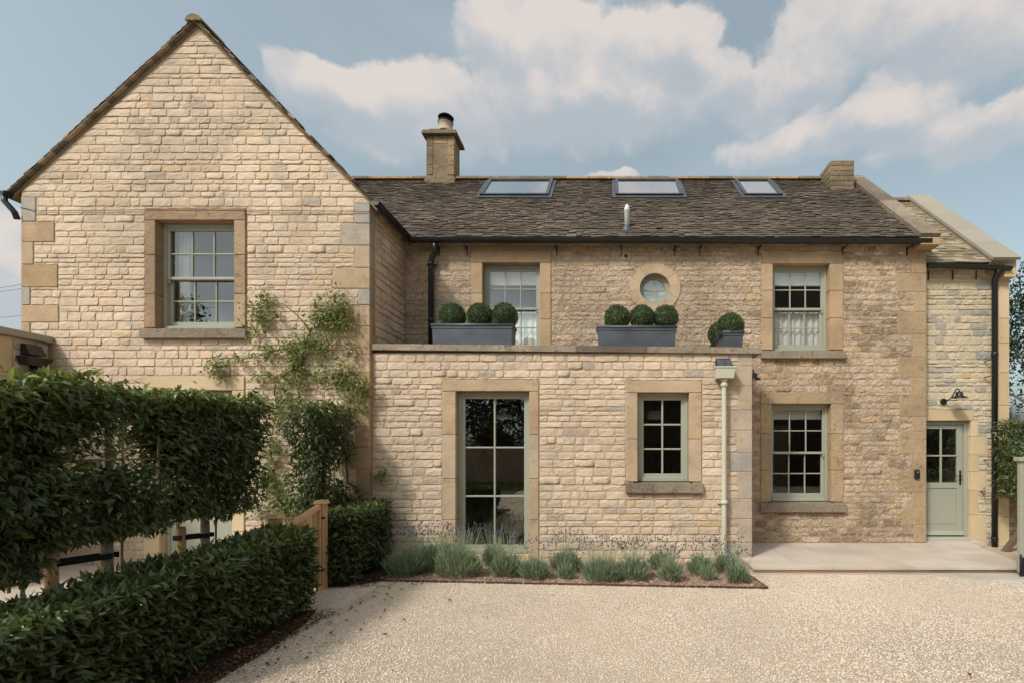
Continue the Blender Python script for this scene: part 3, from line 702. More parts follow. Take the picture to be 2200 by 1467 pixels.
# ------------------------------------------------------------------ long range behind
main = empty('long_house', (1, 8.4, 0), 'long two-storey rubble stone range with dark slate roof and three roof windows', 'house')
MX1, MZE = 5.49, 5.31
w2 = (PX(1037, YM), PX(1160, YM), 3.435, PZ(565, YM)); w4 = (PX(1660, YM), PX(1782, YM), 3.435, PZ(567, YM)); w5 = (PX(1657, YM), PX(1785, YM), PZ(1077, YM), PZ(867, YM))
RW = (PX(1407, YM), PZ(620, YM))
w = MB(); wall_cells(w, GX1, MX1, YM, YM + .35, -.05, MZE, [grow(w2), grow(w4), grow(w5), (RW[0]-.285, RW[0]+.285, RW[1]-.285, RW[1]+.285), (GX1 + .001, 1.95, -.05, 2.85)])
mwall = w.build('front_wall', 'mortar_rubble', main, (1, YM, 0))
w = MB(); w.box(MX1 - .35, MX1, YM + .35, 13.2, -.05, 5.3)
w.prism([(MX1 - .35, YM, MZE), (MX1 - .35, 13.2, MZE), (MX1 - .35, 10.79, 7.6)], (.35, 0, 0)); w.box(GX1, MX1 - .35, 12.85, 13.2, -.05, MZE)
w.build('end_wall', 'mortar_rubble', main)
w = MB(); w.box(GX1, MX1 - .35, YM + .35, 12.85, 2.86, 3.0); w.box(GX1, MX1 - .35, YM + .35, 12.85, 5.2, 5.24); w.box(GX1, MX1 - .35, 11.2, 11.3, 3.0, 5.2); w.box(2.0, 2.1, YM + .35, 12.85, 0.0, 2.86); w.box(-.8, -.7, YM + .35, 11.2, 3.0, 5.2); w.box(1.9, 2.0, YM + .35, 11.2, 3.0, 5.2); w.build('floor', 'plaster_dark', main)
mr = []
def surr_rect(x0, x1, r, top, sh): mr.append((x0 - .003, x1 + .003, r[2] - sh, top))
mr += [(PX(1012, YM), PX(1184, YM), 0, PZ(540, YM)), (PX(1636, YM), PX(1811, YM), w4[2] - .17, PZ(541, YM)), (PX(1634, YM), PX(1812, YM), w5[2] - .19, PZ(842, YM)), (RW[0]-.36, RW[0]+.36, RW[1]-.36, RW[1]+.36), (-9, 2.13, 0, 3.16)]
z = .10; k = 0
while z < 5.2:                                           # brown corner stones at the right-hand end
    h = rng.uniform(.24, .4); h = min(h, 5.30 - z); l = (.24, .46)[k % 2] + rng.uniform(-.05, .05)
    block('quoin', 'ashlar_brown', main, MX1 - l, MX1 + .006, YM - .006, YM + .2, z, z + h, rng.uniform(.35, .75), .008, .0015); mr.append((MX1 - l - .004, MX1 + .1, z, z + h)); z += h; k += 1
def tint_rub(rg, q):
    r = rg.random()
    if q[0] > 2.3 and r < .3: return rg.uniform(.0, .2)
    return .98 if r > .95 else rg.uniform(.3, .85)
sr = random.Random(33)
Q = courses(sr, .10, MZE - .01, GX1 + .01, MX1, mr, (.075, .135), (.13, .34))
QL = [q for q in Q if q[0] < 1.2]; QR = [q for q in Q if q[0] >= 1.2]
FM = Frame((0, YM, 0), (1, 0, 0), (0, 0, 1), (0, -1, 0))
lay(sr, FM, QR, 'stone_rubble', mwall, 'stone', .020, .006, .016, tint_rub, 180)
lay(sr, FM, QL, 'stone_rubble', mwall, 'stone', .016, .004, .016, tint_rub, 60)
for r, x0, x1, top, sh in ((w2, 1012, 1184, 540, .15), (w4, 1636, 1811, 541, .15), (w5, 1634, 1812, 842, .17)):
    surround(main, PX(x0, YM), PX(x1, YM), r[2] - sh, PZ(top, YM), *r, YM, 'ashlar' if r is not w5 else 'ashlar_brown', 3, sill_h=sh, tj=.35 if r is not w5 else .55, proud=.016, sill_over=.02)
for r in (w2, w4):                                       # flat ochre band between window head and eaves
    block('head_band', 'ashlar', main, r[0] - .33, r[1] + .33, YM - .006, YM + .1, PZ(540, YM), PZ(529, YM), .3)
b2 = sash_window(main, *w2, YM + .12, .5); b4 = sash_window(main, *w4, YM + .12, .5); b5 = sash_window(main, *w5, YM + .12, .5)
for win, r, s in ((b2, w2, 1), (b4, w4, 2)):
    zm = (r[2] + r[3]) / 2
    blind(win, r[0] + .06, r[1] - .06, r[3] - .32, r[3] - .03, YM + .235)
    curtain(win, r[0] + .05, r[1] - .05, r[2] + .05, zm - .02, YM + .275, 8, .022, s)
    MB().tube([(r[0], YM + .275, zm - .05), (r[1], YM + .275, zm - .05)], .008, 8).build('curtain_rail', 'white_plastic', win)
blind(b5, w5[0] + .06, w5[1] - .06, w5[3] - .26, w5[3] - .03, YM + .25)
# round window
nV = 12
for k in range(nV):
    a0, a1 = math.tau * k / nV + .12, math.tau * (k + 1) / nV + .12 - .008; m = MB(); ro = .43 + (.012 if k in (0, 5, 6, 11) else 0)
    arc = [(.262, a0 + (a1 - a0) * i / 4) for i in range(5)] + [(ro, a1 - (a1 - a0) * i / 4) for i in range(5)]
    m.prism([(RW[0] + r * math.cos(a), YM - .014, RW[1] + r * math.sin(a)) for r, a in arc][::-1], (0, .2, 0), rng.uniform(.4, .75)); m.build('voussoir', 'ashlar', main)
def ring(c, r0, r1, y0, y1, n=40):
    V = []; Fs = []
    for k in range(n):
        a = math.tau * k / n; cs, sn = math.cos(a), math.sin(a)
        V += [(c[0]+r0*cs, y0, c[1]+r0*sn), (c[0]+r1*cs, y0, c[1]+r1*sn), (c[0]+r1*cs, y1, c[1]+r1*sn), (c[0]+r0*cs, y1, c[1]+r0*sn)]
    for k in range(n):
        a, b = 4*k, 4*((k+1) % n)
        for i in range(4): j = (i+1) % 4; Fs.append((a+i, b+i, b+j, a+j))
    return MB().add(V, Fs, .5)
rw = ring(RW, .225, .262, YM + .08, YM + .17).build('round_window', 'sage_paint', main)
ring(RW, .192, .228, YM + .10, YM + .15).build('casement', 'sage_paint', rw)
m = MB(); m.cbox(RW[0]-.192, RW[0]+.192, YM + .112, YM + .14, RW[1]-.011, RW[1]+.011, .003); m.cbox(RW[0]-.011, RW[0]+.011, YM + .11, YM + .142, RW[1]-.192, RW[1]+.192, .003); m.build('glazing_bar', 'sage_paint', rw)
for k in range(4):
    pts = [(RW[0], RW[1])] + [(RW[0] + .194 * math.cos(a), RW[1] + .194 * math.sin(a)) for a in [math.pi/2 * (k + i/8) for i in range(9)]]
    MB().prism([(x, YM + .122, z) for x, z in pts][::-1], (0, .004, 0)).build('pane', 'glass', rw)
MB().box(RW[0]-.27, RW[0]+.27, YM + .2, YM + .205, RW[1]-.27, RW[1]+.3).build('blind', 'fabric', rw)
# wall vent
vx, vz = PX(1345, YM), PZ(552, YM)
v = ring((vx, vz), .038, .05, YM - .03, YM - .014, 20).build('wall_vent', 'ashlar_new', main)
m = MB(); m.cbox(vx-.065, vx+.065, YM - .016, YM + .02, vz-.065, vz+.065, .004); m.build('vent_plate', 'ashlar_new', v)
MB().lathe((vx, YM - .022, vz), [(.0385, 0), (.0385, .004)], 20, 'y').build('vent_opening', 'rust', v)
# roof
MRY, MRZ, MK = 8.27, 5.32, .948; ML = math.hypot(1, MK)
FR = Frame((0, MRY, MRZ), (1, 0, 0), (0, 1/ML, MK/ML), (0, -MK/ML, 1/ML))
rf = MB(); rz = MRZ + MK * (10.79 - MRY)
rf.prism([(-5.9, MRY, MRZ), (-5.9, 10.79, rz), (-5.9, 13.31, MRZ), (-5.9, 13.31, MRZ - .05), (-5.9, 10.79, rz - .06), (-5.9, MRY, MRZ - .05)], (11.25, 0, 0))
mroof = rf.build('roof', 'slate', main, (0, MRY, MRZ))
def skyl(x0, x1): return (x0, x1, (9.86 - MRY) * ML, (10.66 - MRY) * ML)
sk = [skyl(-2.64, -1.24), skyl(.12, 1.49), skyl(2.73, 3.51)]
def skip_main(x, t): return any(a - .03 < x < b + .03 and c - .10 < t < d + .03 for a, b, c, d in sk)
slates(FR, 'slate', mroof, -5.85, 5.29, (10.79 - MRY) * ML, (.095, .06), (.08, .18), .019, 300, skip_main, 8, tint=(.28, .66))
x = -5.8
while x < 5.2:
    x1 = x + rng.uniform(.42, .52); m = MB()
    pr = [(10.79 + .17 * math.sin(a), rz - .05 + .115 * math.cos(a)) for a in [R(q) for q in range(-90, 91, 20)]]
    m.prism([(x, y, z) for y, z in pr], (x1 - x - .008, 0, 0), rng.random()); m.build('ridge_tile', 'chimney_stone', mroof); x = x1
for (a, b, c, d) in sk:
    fr = MB()
    def slab(m, u0, u1, v0, v1, n0, n1, t=.5): m.hexa([FR.p(u0,v0,n0), FR.p(u1,v0,n0), FR.p(u1,v1,n0), FR.p(u0,v1,n0), FR.p(u0,v0,n1), FR.p(u1,v0,n1), FR.p(u1,v1,n1), FR.p(u0,v1,n1)], t)
    slab(fr, a, a+.065, c, d, .0, .085); slab(fr, b-.065, b, c, d, .0, .085); slab(fr, a+.065, b-.065, c, c+.06, .0, .08); slab(fr, a+.065, b-.065, d-.07, d, .0, .09)
    so_ = fr.build('roof_window', 'lead', main); so_['label'] = 'dark grey framed roof window set in the slates'
    m = MB(); slab(m, a+.06, b-.06, c+.05, d-.06, .055, .062); m.build('pane', 'roof_glass', so_)
    m = MB(); slab(m, a+.01, b-.01, c-.012, c-.001, .03, .075); m.build('bottom_rail', 'black_matt', so_)
    m = MB(); slab(m, a-.07, b+.07, c-.13, c-.014, .045, .053); slab(m, a-.07, a-.002, c-.014, d, .045, .053); slab(m, b+.002, b+.07, c-.014, d, .045, .053); m.build('flashing', 'lead', so_)
# flue terminal
fy, fx = 8.54, PX(1347, 8.54); fz = MRZ + MK * (fy - MRY)
m = MB().lathe((fx, fy, fz), [(.046, -.06), (.046, .33), (.052, .335), (.052, .36), (.046, .38), (.026, .44), (.012, .45)], 16); fl = m.build('vent_pipe', 'white_plastic', main)
MB().lathe((fx, fy, fz), [(.11, -.09), (.085, .0), (.055, .06), (.05, .075)], 16).build('vent_collar', 'lead', fl)
# gutter, brackets, downpipe
gutter(main, ((-3.36, 8.20, 5.27), (5.43, 8.20, 5.245)), .062)
for px in (940, 1000, 1195, 1335, 1450, 1505, 1632, 1815, 1955):
    xx = PX(px, 8.3); m = MB().box(xx-.006, xx+.006, 8.37, 8.394, 5.06, 5.22); m.box(xx-.012, xx+.012, 8.2, 8.394, 5.165, 5.18); m.build('gutter_bracket', 'black_metal', main)
dx = PX(925, 8.3)
MB().tube([(dx + .1, 8.22, 5.24), (dx + .1, 8.24, 5.13), (dx + .085, 8.26, 5.06), (dx + .02, 8.31, 4.98), (dx, 8.32, 4.9), (dx, 8.32, 3.12)], .046, 14).build('downpipe', 'black_metal', main)
for zz in (4.86, 3.9): MB().lathe((dx, 8.32, zz), [(.053, 0), (.053, .06)], 14).build('pipe_socket', 'black_metal', main)
MB().box(dx-.09, dx+.09, 8.355, 8.375, 4.88, 4.9).build('pipe_bracket', 'black_metal', main)
# raised coping on the right-hand gable, with its kneeler
ct = (10.79 - MRY) * ML; s0 = -.06; nC = 4
for k in range(nC):
    a, b = s0 + (ct - s0) * k / nC, s0 + (ct - s0) * (k + 1) / nC - .004; m = MB()
    m.hexa([FR.p(5.26,a,-.06), FR.p(5.585,a,-.06), FR.p(5.585,b,-.06), FR.p(5.26,b,-.06), FR.p(5.25,a,.10), FR.p(5.595,a,.10), FR.p(5.595,b,.10), FR.p(5.25,b,.10)], rng.random()); m.build('coping_stone', 'sill_stone', main)
block('kneeler', 'ashlar', main, 5.25, 5.60, 8.17, 8.45, 5.16, 5.29, .3)
# chimneys
ch = MB().cbox(-4.0, -3.415, 10.6, 11.02, 7.3, 8.57, .01, .5).build('chimney', 'chimney_stone', main)
for x0, x1 in ((-4.012, -3.87), (-3.545, -3.403)):
    for k in range(4): MB().cbox(x0, x1, 10.588, 10.72, 7.72 + k * .213, 7.72 + (k + 1) * .213 - .004, .005, .8 if x0 > -3.6 else .35).build('quoin', 'chimney_stone', ch)
MB().cbox(-3.86, -3.56, 10.592, 10.7, 8.4, 8.565, .005, 1.0).build('quoin', 'chimney_stone', ch)
MB().hexa([(-4.09,10.5,8.575),(-3.325,10.5,8.575),(-3.325,11.12,8.575),(-4.09,11.12,8.575),(-4.07,10.52,8.66),(-3.345,10.52,8.66),(-3.345,11.1,8.66),(-4.07,11.1,8.66)], .2).build('chimney_cap', 'chimney_stone', ch)
MB().cbox(-3.99, -3.43, 10.62, 11.0, 8.662, 8.76, .025, .4).build('chimney_cap', 'chimney_stone', ch)
MB().cbox(-4.04, -3.375, 10.55, 11.06, 7.48, 7.655, .012, .5).build('plinth', 'chimney_stone', ch)
MB().lathe((-3.66, 10.8, 8.75), [(.19, 0), (.165, .05), (.158, .06), (.14, .2), (.155, .21), (.158, .235), (.135, .24), (.13, .26)], 20, t=.6).build('chimney_pot', 'terracotta', ch)
m = MB().lathe((-3.66, 10.8, 8.98), [(.165, 0), (.168, .02), (.14, .03)], 20); 
for k in range(3): a = k * 2.1; m.tube([(-3.66 + .09*math.cos(a), 10.8 + .09*math.sin(a), 9.0), (-3.66 + .10*math.cos(a), 10.8 + .10*math.sin(a), 9.10)], .008, 6)
m.lathe((-3.655, 10.8, 9.10), [(.165, -.012), (.172, .0), (.13, .04), (.02, .055)], 20); m.build('cowl', 'black_matt', ch)
ch = MB().cbox(4.66, 5.14, 10.2, 11.0, 6.7, 7.80, .01, .2).build('chimney', 'chimney_stone', main)
z = 6.95; k = 0
while z < 7.76:
    h = .105; x = 4.652
    while x < 5.14:
        x1 = min(x + rng.uniform(.16, .3), 5.148); x1 = 5.148 if 5.148 - x1 < .08 else x1
        MB().cbox(x + .002, x1 - .002, 10.19, 10.25, z + .002, z + h - .003, .006, rng.uniform(.2, .6)).build('brick', 'chimney_stone', ch); x = x1
    y = 10.255
    while y < 10.99:
        y1 = min(y + rng.uniform(.16, .3), 11.0); MB().cbox(4.65, 4.70, y, y1 - .003, z + .002, z + h - .003, .006, rng.uniform(.2, .6)).build('brick', 'chimney_stone', ch); y = y1
    z += h

# ------------------------------------------------------------------ flat-roofed block
BX0, BX1 = GX1 + .004, 2.124
box = empty('flat_roofed_extension', (-.7, YB, 0), 'single-storey pale stone extension with flat roof, tall window and small window', 'extension')
t1 = (PX(980, YB), PX(1137, YB), .145, PZ(840, YB)); t2 = (PX(1370, YB), PX(1480, YB), PZ(1034, YB), PZ(843, YB))
w = MB(); wall_cells(w, BX0, BX1, YB, YB + .3, -.05, 3.15, [grow(t1), grow(t2)]); bwall = w.build('front_wall', 'mortar_pale', box, (-.7, YB, 0))
bside = MB().box(BX1 - .3, BX1, YB + .3, YM - .002, -.05, 3.15).build('side_wall', 'mortar_pale', box, (BX1, YB, 0))
MB().box(BX0, BX1 - .02, YB + .02, YM - .002, 3.152, 3.175).build('flat_roof', 'lead', box)
MB().box(BX0, BX1 - .3, YB + .3, YM - .002, 2.8, 2.9).build('ceiling', 'plaster_dark', box)
br = [(PX(950, YB), PX(1158, YB), 0, PZ(815, YB)), (PX(1344, YB), PX(1508, YB), t2[2] - .165, PZ(817, YB))]
z = 0; k = 0
qh = [.32, .36, .30, .40, .28, .34, .30, .36, .3, .3]
while z < 3.1:
    h = min(qh[k % 10], 3.15 - z); l = (.34, .20)[k % 2] + rng.uniform(-.02, .05)
    block('quoin', 'ashlar', box, BX1 - l, BX1 + .008, YB - .008, YB + (.2, .34)[k % 2], z, z + h, rng.choice((.75, .85, .98, .65)), .006); br.append((BX1 - l - .004, BX1 + .1, z, z + h)); z += h; k += 1
sr = random.Random(55)
def tint_box(rg, q):
    if abs(q[0] - .9) < .75 and .55 < q[4] < .95: return rg.uniform(.55, 1.0)
    r = rg.random(); return rg.uniform(.05, .2) if r < .08 else rg.uniform(.35, .85)
Q = courses(sr, 0, 3.15, BX0 + .01, BX1, br, (.082, .132), (.16, .36))
lay(sr, Frame((0, YB, 0), (1, 0, 0), (0, 0, 1), (0, -1, 0)), Q, 'stone_pale', bwall, 'stone', .013, .010, .009, tint_box, 290)
Q = courses(sr, 0, 3.15, YB + .35, YM - .02, [], (.1, .15), (.2, .4))
lay(sr, Frame((BX1, 0, 0), (0, 1, 0), (0, 0, 1), (1, 0, 0)), Q, 'stone_pale', bside, 'stone', .013, .017, .008, tint_box, 0)
surround(box, PX(950, YB), PX(1158, YB), 0, PZ(815, YB), t1[0], t1[1], .02, t1[3], YB, 'ashlar', 4, sill=False, tj=.55, proud=.018)
surround(box, PX(1346, YB), PX(1507, YB), t2[2] - .16, PZ(817, YB), *t2, YB, 'ashlar', 2, tj=.6, proud=.018, sill_h=.16, sill_over=.015)
block('sill', 'ashlar_new', box, t1[0], t1[1], YB - .01, YB + .2, .0, .14, .3)
fixed_window(box, *t1, YB + .1, 2, 3); fixed_window(box, *t2, YB + .1, 2, 3)
xs = [BX0 + .004, -2.6, -1.55, -.5, .55, 1.5, 2.27]
for a, b in zip(xs, xs[1:]):
    def zt(x): return 3.28 - (x - BX0) * .0095
    MB().hexa([(a, 7.185, zt(a)-.09), (b-.005, 7.185, zt(b)-.09), (b-.005, 7.56, zt(b)-.09), (a, 7.56, zt(a)-.09), (a, 7.195, zt(a)), (b-.005, 7.195, zt(b)), (b-.005, 7.56, zt(b)), (a, 7.56, zt(a))], rng.random()).build('coping_stone', 'sill_stone', box)
# rainwater hopper and sage downpipe
hx, hy = PX(1555, 7.16), 7.15
hp = MB(); z0, z1 = PZ(813, hy), PZ(792, hy)
hp.hexa([(hx-.125,7.06,z0),(hx+.125,7.06,z0),(hx+.125,7.215,z0),(hx-.125,7.215,z0),(hx-.14,7.04,z1),(hx+.14,7.04,z1),(hx+.14,7.215,z1),(hx-.14,7.215,z1)]); hp.cbox(hx-.15, hx+.15, 7.03, 7.217, z1 - .001, z1+.022, .005)
hop = hp.build('hopper', 'pipe_paint', box)
MB().prism([(hx-.10,7.1,z1+.024),(hx+.10,7.1,z1+.024),(hx+.115,7.2,z1+.15),(hx-.10,7.2,z1+.16)], (0,.02,0)).build('lead_chute', 'lead', hop)
m = MB(); m.prism([(hx-.105,7.20,z1+.024),(hx-.02,7.08,z1+.03),(hx+.03,7.19,z1+.15)], (.012,0,0)); m.prism([(hx+.085,7.21,z1+.16),(hx+.11,7.08,z1+.03),(hx+.12,7.2,z1+.03)], (.01,0,0)); m.build('lead_fold', 'lead', hop)
MB().box(hx-.11, hx+.11, 7.218, 7.222, z1+.024, z1+.17).build('outlet_hole', 'black_matt', hop)
pp = MB().lathe((hx, 7.14, 0), [(.036, .05), (.036, .06), (.036, z0 - .055), (.036, z0 - .042), (.05, z0 - .035), (.055, z0)], 16).build('downpipe', 'pipe_paint', box)
for zz in (z0 - .12, PZ(1082, 7.14), .12): MB().lathe((hx, 7.14, zz), [(.044, 0), (.053, .006), (.053, .05), (.044, .056)], 16).build('pipe_socket', 'pipe_paint', pp)
MB().box(hx-.085, hx+.085, 7.19, 7.215, PZ(1082, 7.14)+.005, PZ(1082, 7.14)+.03).build('pipe_bracket', 'pipe_paint', pp)

# ------------------------------------------------------------------ side wing with the door
wing = empty('side_wing', (6.3, YW, 0), 'narrow pale stone wing with sage green door, black downpipe and new coping', 'house')
WX1 = 7.10; dr_ = (5.53, 6.43, .0, PZ(903, YW))
w = MB(); wall_cells(w, MX1 + .004, WX1, YW, YW + .3, -.05, 4.93, [grow(dr_, .05, 0)])
w.box(MX1 + .004, WX1, 12.6, 12.9, -.05, 4.93); w.box(WX1 - .3, WX1, YW + .3, 12.6, -.05, 4.93); w.prism([(WX1 - .3, YW, 4.93), (WX1 - .3, 12.9, 4.93), (WX1 - .3, 10.85, 7.1)], (.3, 0, 0)); wwall = w.build('wall', 'mortar_wing', wing, (6.3, YW, 0))
w = MB(); w.box(MX1, WX1 - .3, YW + .3, 12.6, 2.6, 2.7); w.build('ceiling', 'plaster_dark', wing)
wr = [(5.4, PX(2090, YW), PZ(903, YW), PZ(880, YW)), (dr_[0], dr_[1], 0, dr_[3])]
zs = [0.02, .55, .98, 1.32, 1.62, 1.95, dr_[3]]
for k in range(6):
    x1 = 6.43 + ((.27, .12)[k % 2]); block('jamb_stone', 'ashlar_new', wing, 6.43, x1, YW - .006, YW + .2, zs[k], zs[k+1], None, .004); wr.append((6.40, x1 + .003, zs[k], zs[k+1]))
block('lintel', 'ashlar_new', wing, 5.496, PX(2090, YW), YW - .008, YW + .2, PZ(903, YW), PZ(880, YW), .2, .004)
z = .0; k = 0
while z < 4.88:
    h = min((.52, .44, .58)[k % 3], 4.95 - z); xa = 6.92 - (.12 if k in (0, 4) else 0); block('quoin', 'ashlar_new', wing, xa, WX1 + .01, YW - .012, YW + .3, z, z + h, None, .004); wr.append((xa - .003, WX1 + .1, z, z + h)); z += h; k += 1
block('quoin', 'ashlar_new', wing, 6.905, WX1 + .012, 8.46, YW - .014, 4.72, 5.02, .1, .004)
sr = random.Random(77)
def tint_wing(rg, q): r = rg.random(); return rg.uniform(.1, .26) if r < .18 else (1.0 if r > .95 else rg.uniform(.4, .85))
Q = courses(sr, .0, 4.92, MX1 + .01, WX1, wr, (.075, .15), (.15, .36))
lay(sr, Frame((0, YW, 0), (1, 0, 0), (0, 0, 1), (0, -1, 0)), Q, 'stone_wing', wwall, 'stone', .016, .011, .010, tint_wing, 280)
# door
yd = YW + .07
f = MB(); f.cbox(5.53, 5.58, yd, yd + .1, PT + .06, dr_[3], .004); f.cbox(6.36, 6.43, yd, yd + .1, PT + .06, dr_[3], .004); f.cbox(5.58, 6.36, yd + .002, yd + .1, dr_[3] - .065, dr_[3], .004); f.build('door_frame', 'sage_paint', wing)
MB().hexa([(5.53, yd-.1, PT+.002), (6.45, yd-.1, PT+.002), (6.43, yd+.12, PT+.002), (5.53, yd+.12, PT+.002), (5.53, yd-.06, PT+.058), (6.44, yd-.06, PT+.058), (6.43, yd+.12, PT+.06), (5.53, yd+.12, PT+.06)]).build('threshold', 'sage_paint', wing)
d0, d1, q0, q1 = 5.585, 6.355, PT + .085, dr_[3] - .07
zg = PZ(1036, yd); m, P, gy = sash_frame(d0, d1, zg - .1, q1, yd + .025, yd + .07, .10, .07, .1, 2, 2, .028)
m.cbox(d0, d0 + .1, yd + .025, yd + .07, q0, zg - .102, .004); m.cbox(d1 - .1, d1, yd + .025, yd + .07, q0, zg - .102, .004); m.cbox(d0 + .1, d1 - .1, yd + .027, yd + .068, q0, q0 + .15, .004)
door = m.build('door', 'sage_paint', wing)
for p in P: pane(door, p[0], p[1], gy, p[2], p[3])
m = MB(); m.cbox(d0 + .1, d1 - .1, yd + .04, yd + .06, q0 + .15, zg - .1, .003); m.cbox(d0 + .13, d1 - .13, yd + .034, yd + .045, q0 + .19, zg - .14, .008); m.build('panel', 'sage_paint', door)
MB().hexa([(d0, yd-.02, q0), (d1, yd-.02, q0), (d1, yd+.024, q0), (d0, yd+.024, q0), (d0, yd+.005, q0+.06), (d1, yd+.005, q0+.06), (d1, yd+.024, q0+.07), (d0, yd+.024, q0+.07)]).build('weather_bar', 'sage_paint', door)
m = MB(); hxx = d1 - .05; hz = PZ(1025, yd); m.cbox(hxx-.016, hxx+.016, yd + .012, yd + .026, hz-.13, hz+.13, .003); m.tube([(hxx, yd + .02, hz + .03), (hxx, yd - .035, hz + .03), (hxx - .02, yd - .04, hz + .03), (hxx - .14, yd - .04, hz + .03)], .009, 8); m.build('handle', 'black_matt', door)
# roof, gutter, downpipe and coping
WRY, WRZ, WK = 8.50, 4.975, .97; WLn = math.hypot(1, WK); FW = Frame((0, WRY, WRZ), (1, 0, 0), (0, 1/WLn, WK/WLn), (0, -WK/WLn, 1/WLn)); wt = (10.85 - WRY) * WLn
m = MB().prism([(5.5, WRY, WRZ), (5.5, 10.85, WRZ + WK * 2.35), (5.5, 13, WRZ + .2), (5.5, 13, WRZ + .15), (5.5, 10.85, WRZ + WK * 2.35 - .06), (5.5, WRY, WRZ - .05)], (1.2, 0, 0)); wroof = m.build('roof', 'slate_new', wing, (6, WRY, WRZ))
slates(FW, 'slate_new', wroof, 5.5, 6.64, wt, (.12, .10), (.13, .26), .016, 150, None, 13, tint=(.1, .9))
for k in range(3): MB().prism([(5.55 + k * .4, 10.85 + .17 * math.sin(a), WRZ + WK * 2.35 - .04 + .12 * math.cos(a)) for a in [R(q) for q in range(-90, 91, 20)]], (.39, 0, 0), .5).build('ridge_tile', 'chimney_stone', wroof)
m = MB(); m.hexa([FW.p(6.64,-.05,-.1), FW.p(7.04,-.05,-.1), FW.p(7.04,wt+.02,-.1), FW.p(6.64,wt+.02,-.1), FW.p(6.64,-.05,.09), FW.p(7.04,-.05,.09), FW.p(7.04,wt+.02,.09), FW.p(6.64,wt+.02,.09)]); m.build('parapet', 'coping_new', wing)
for k in range(5):
    a, b = -.08 + (wt + .1) * k / 5, -.08 + (wt + .1) * (k + 1) / 5 - .004; m = MB()
    m.hexa([FW.p(6.62,a,.092), FW.p(7.10,a,.092), FW.p(7.10,b,.092), FW.p(6.62,b,.092), FW.p(6.62,a,.14), FW.p(7.10,a,.14), FW.p(7.10,b,.14), FW.p(6.62,b,.14)], rng.random()); m.build('coping_stone', 'coping_new', wing)
gutter(wing, ((5.53, 8.44, 4.93), (6.99, 8.44, 4.875)), .055)
for px in (2003, 2055, 2106): xx = PX(px, 8.5); MB().box(xx-.006, xx+.006, 8.585, 8.605, 4.72, 4.88).build('gutter_bracket', 'black_metal', wing)
wx = PX(2140, 8.5)
wp = MB().tube([(wx, 8.45, 4.86), (wx, 8.46, 4.8), (wx, 8.53, 4.7), (wx, 8.53, -.02)], .046, 14).build('downpipe', 'black_metal', wing)
for zz in (3.35, 2.0, .1): MB().lathe((wx, 8.53, zz), [(.05, 0), (.054, .01), (.054, .07), (.05, .08)], 14).build('pipe_socket', 'black_metal', wp)
for zz in (3.3, 3.02, 1.55): MB().tube([(wx + .04, 8.5, zz), (wx - .06, 8.49, zz), (wx - .12, 8.54, zz - .02), (wx - .12, 8.62, zz - .02)], .009, 6).build('pipe_bracket', 'black_metal', wp)
tap = MB().tube([(6.6, 8.61, .98), (6.6, 8.54, .98), (6.59, 8.5, .97), (6.59, 8.49, .93)], .011, 8); tap.tube([(6.6, 8.54, .98), (6.6, 8.53, 1.04)], .006, 6); tap.tube([(6.57, 8.53, 1.04), (6.63, 8.53, 1.04)], .007, 6)
tag(tap.build('garden_tap', 'copper'), 'small copper tap on the wall between door and black downpipe', 'tap')

# ------------------------------------------------------------------ courtyard block on the left
lw = empty('courtyard_building', (-10, 5.8, 0), 'low flat-roofed stone building with smooth coping beside the gable', 'building')
LX = -8.30
lwall = MB().box(-12.5, LX, 4.7, YG - .004, -.05, 3.27).build('wall', 'mortar_pale', lw, (-10, 5.8, 0))
lr_ = [(6.0, 6.86, 2.75, 3.27)]; block('ashlar_block', 'ashlar_new', lw, LX - .2, LX + .012, 6.35, 6.72, 2.72, 3.26, .3); block('ashlar_block', 'ashlar_new', lw, LX - .2, LX + .012, 5.75, 6.345, 2.72, 3.26, .6)
lr_ = [(5.745, 6.724, 2.72, 3.27)]
sr = random.Random(91); Q = courses(sr, 0, 3.26, 4.72, YG - .02, lr_, (.1, .15), (.18, .36))
lay(sr, Frame((LX, 0, 0), (0, 1, 0), (0, 0, 1), (1, 0, 0)), Q, 'stone_pale', lwall, 'stone', .013, .015, .008, tint_pale, 60)
for k in range(3): MB().cbox(-8.66, LX + .075, 4.7 + k * .82, 4.7 + (k + 1) * .82 - .004, 3.275, 3.37, .006, rng.random()).build('coping_stone', 'coping_new', lw)
hb = MB(); hb.hexa([(LX+.03,6.78,2.9),(LX+.16,6.78,2.9),(LX+.16,7.02,2.9),(LX+.03,7.02,2.9),(LX+.02,6.74,3.02),(LX+.2,6.74,3.02),(LX+.2,7.06,3.02),(LX+.02,7.06,3.02)]); hop = hb.build('hopper', 'black_metal', lw)
MB().hexa([(LX+.02,6.8,3.05),(LX+.16,6.8,3.05),(LX+.16,7.0,3.05),(LX+.02,7.0,3.05),(LX+.02,6.8,3.2),(LX+.08,6.8,3.2),(LX+.08,7.0,3.2),(LX+.02,7.0,3.2)]).build('outlet', 'black_metal', lw)
MB().lathe((LX + .09, 6.9, 0), [(.042, .0), (.042, 2.92)], 14).build('downpipe', 'black_metal', lw)
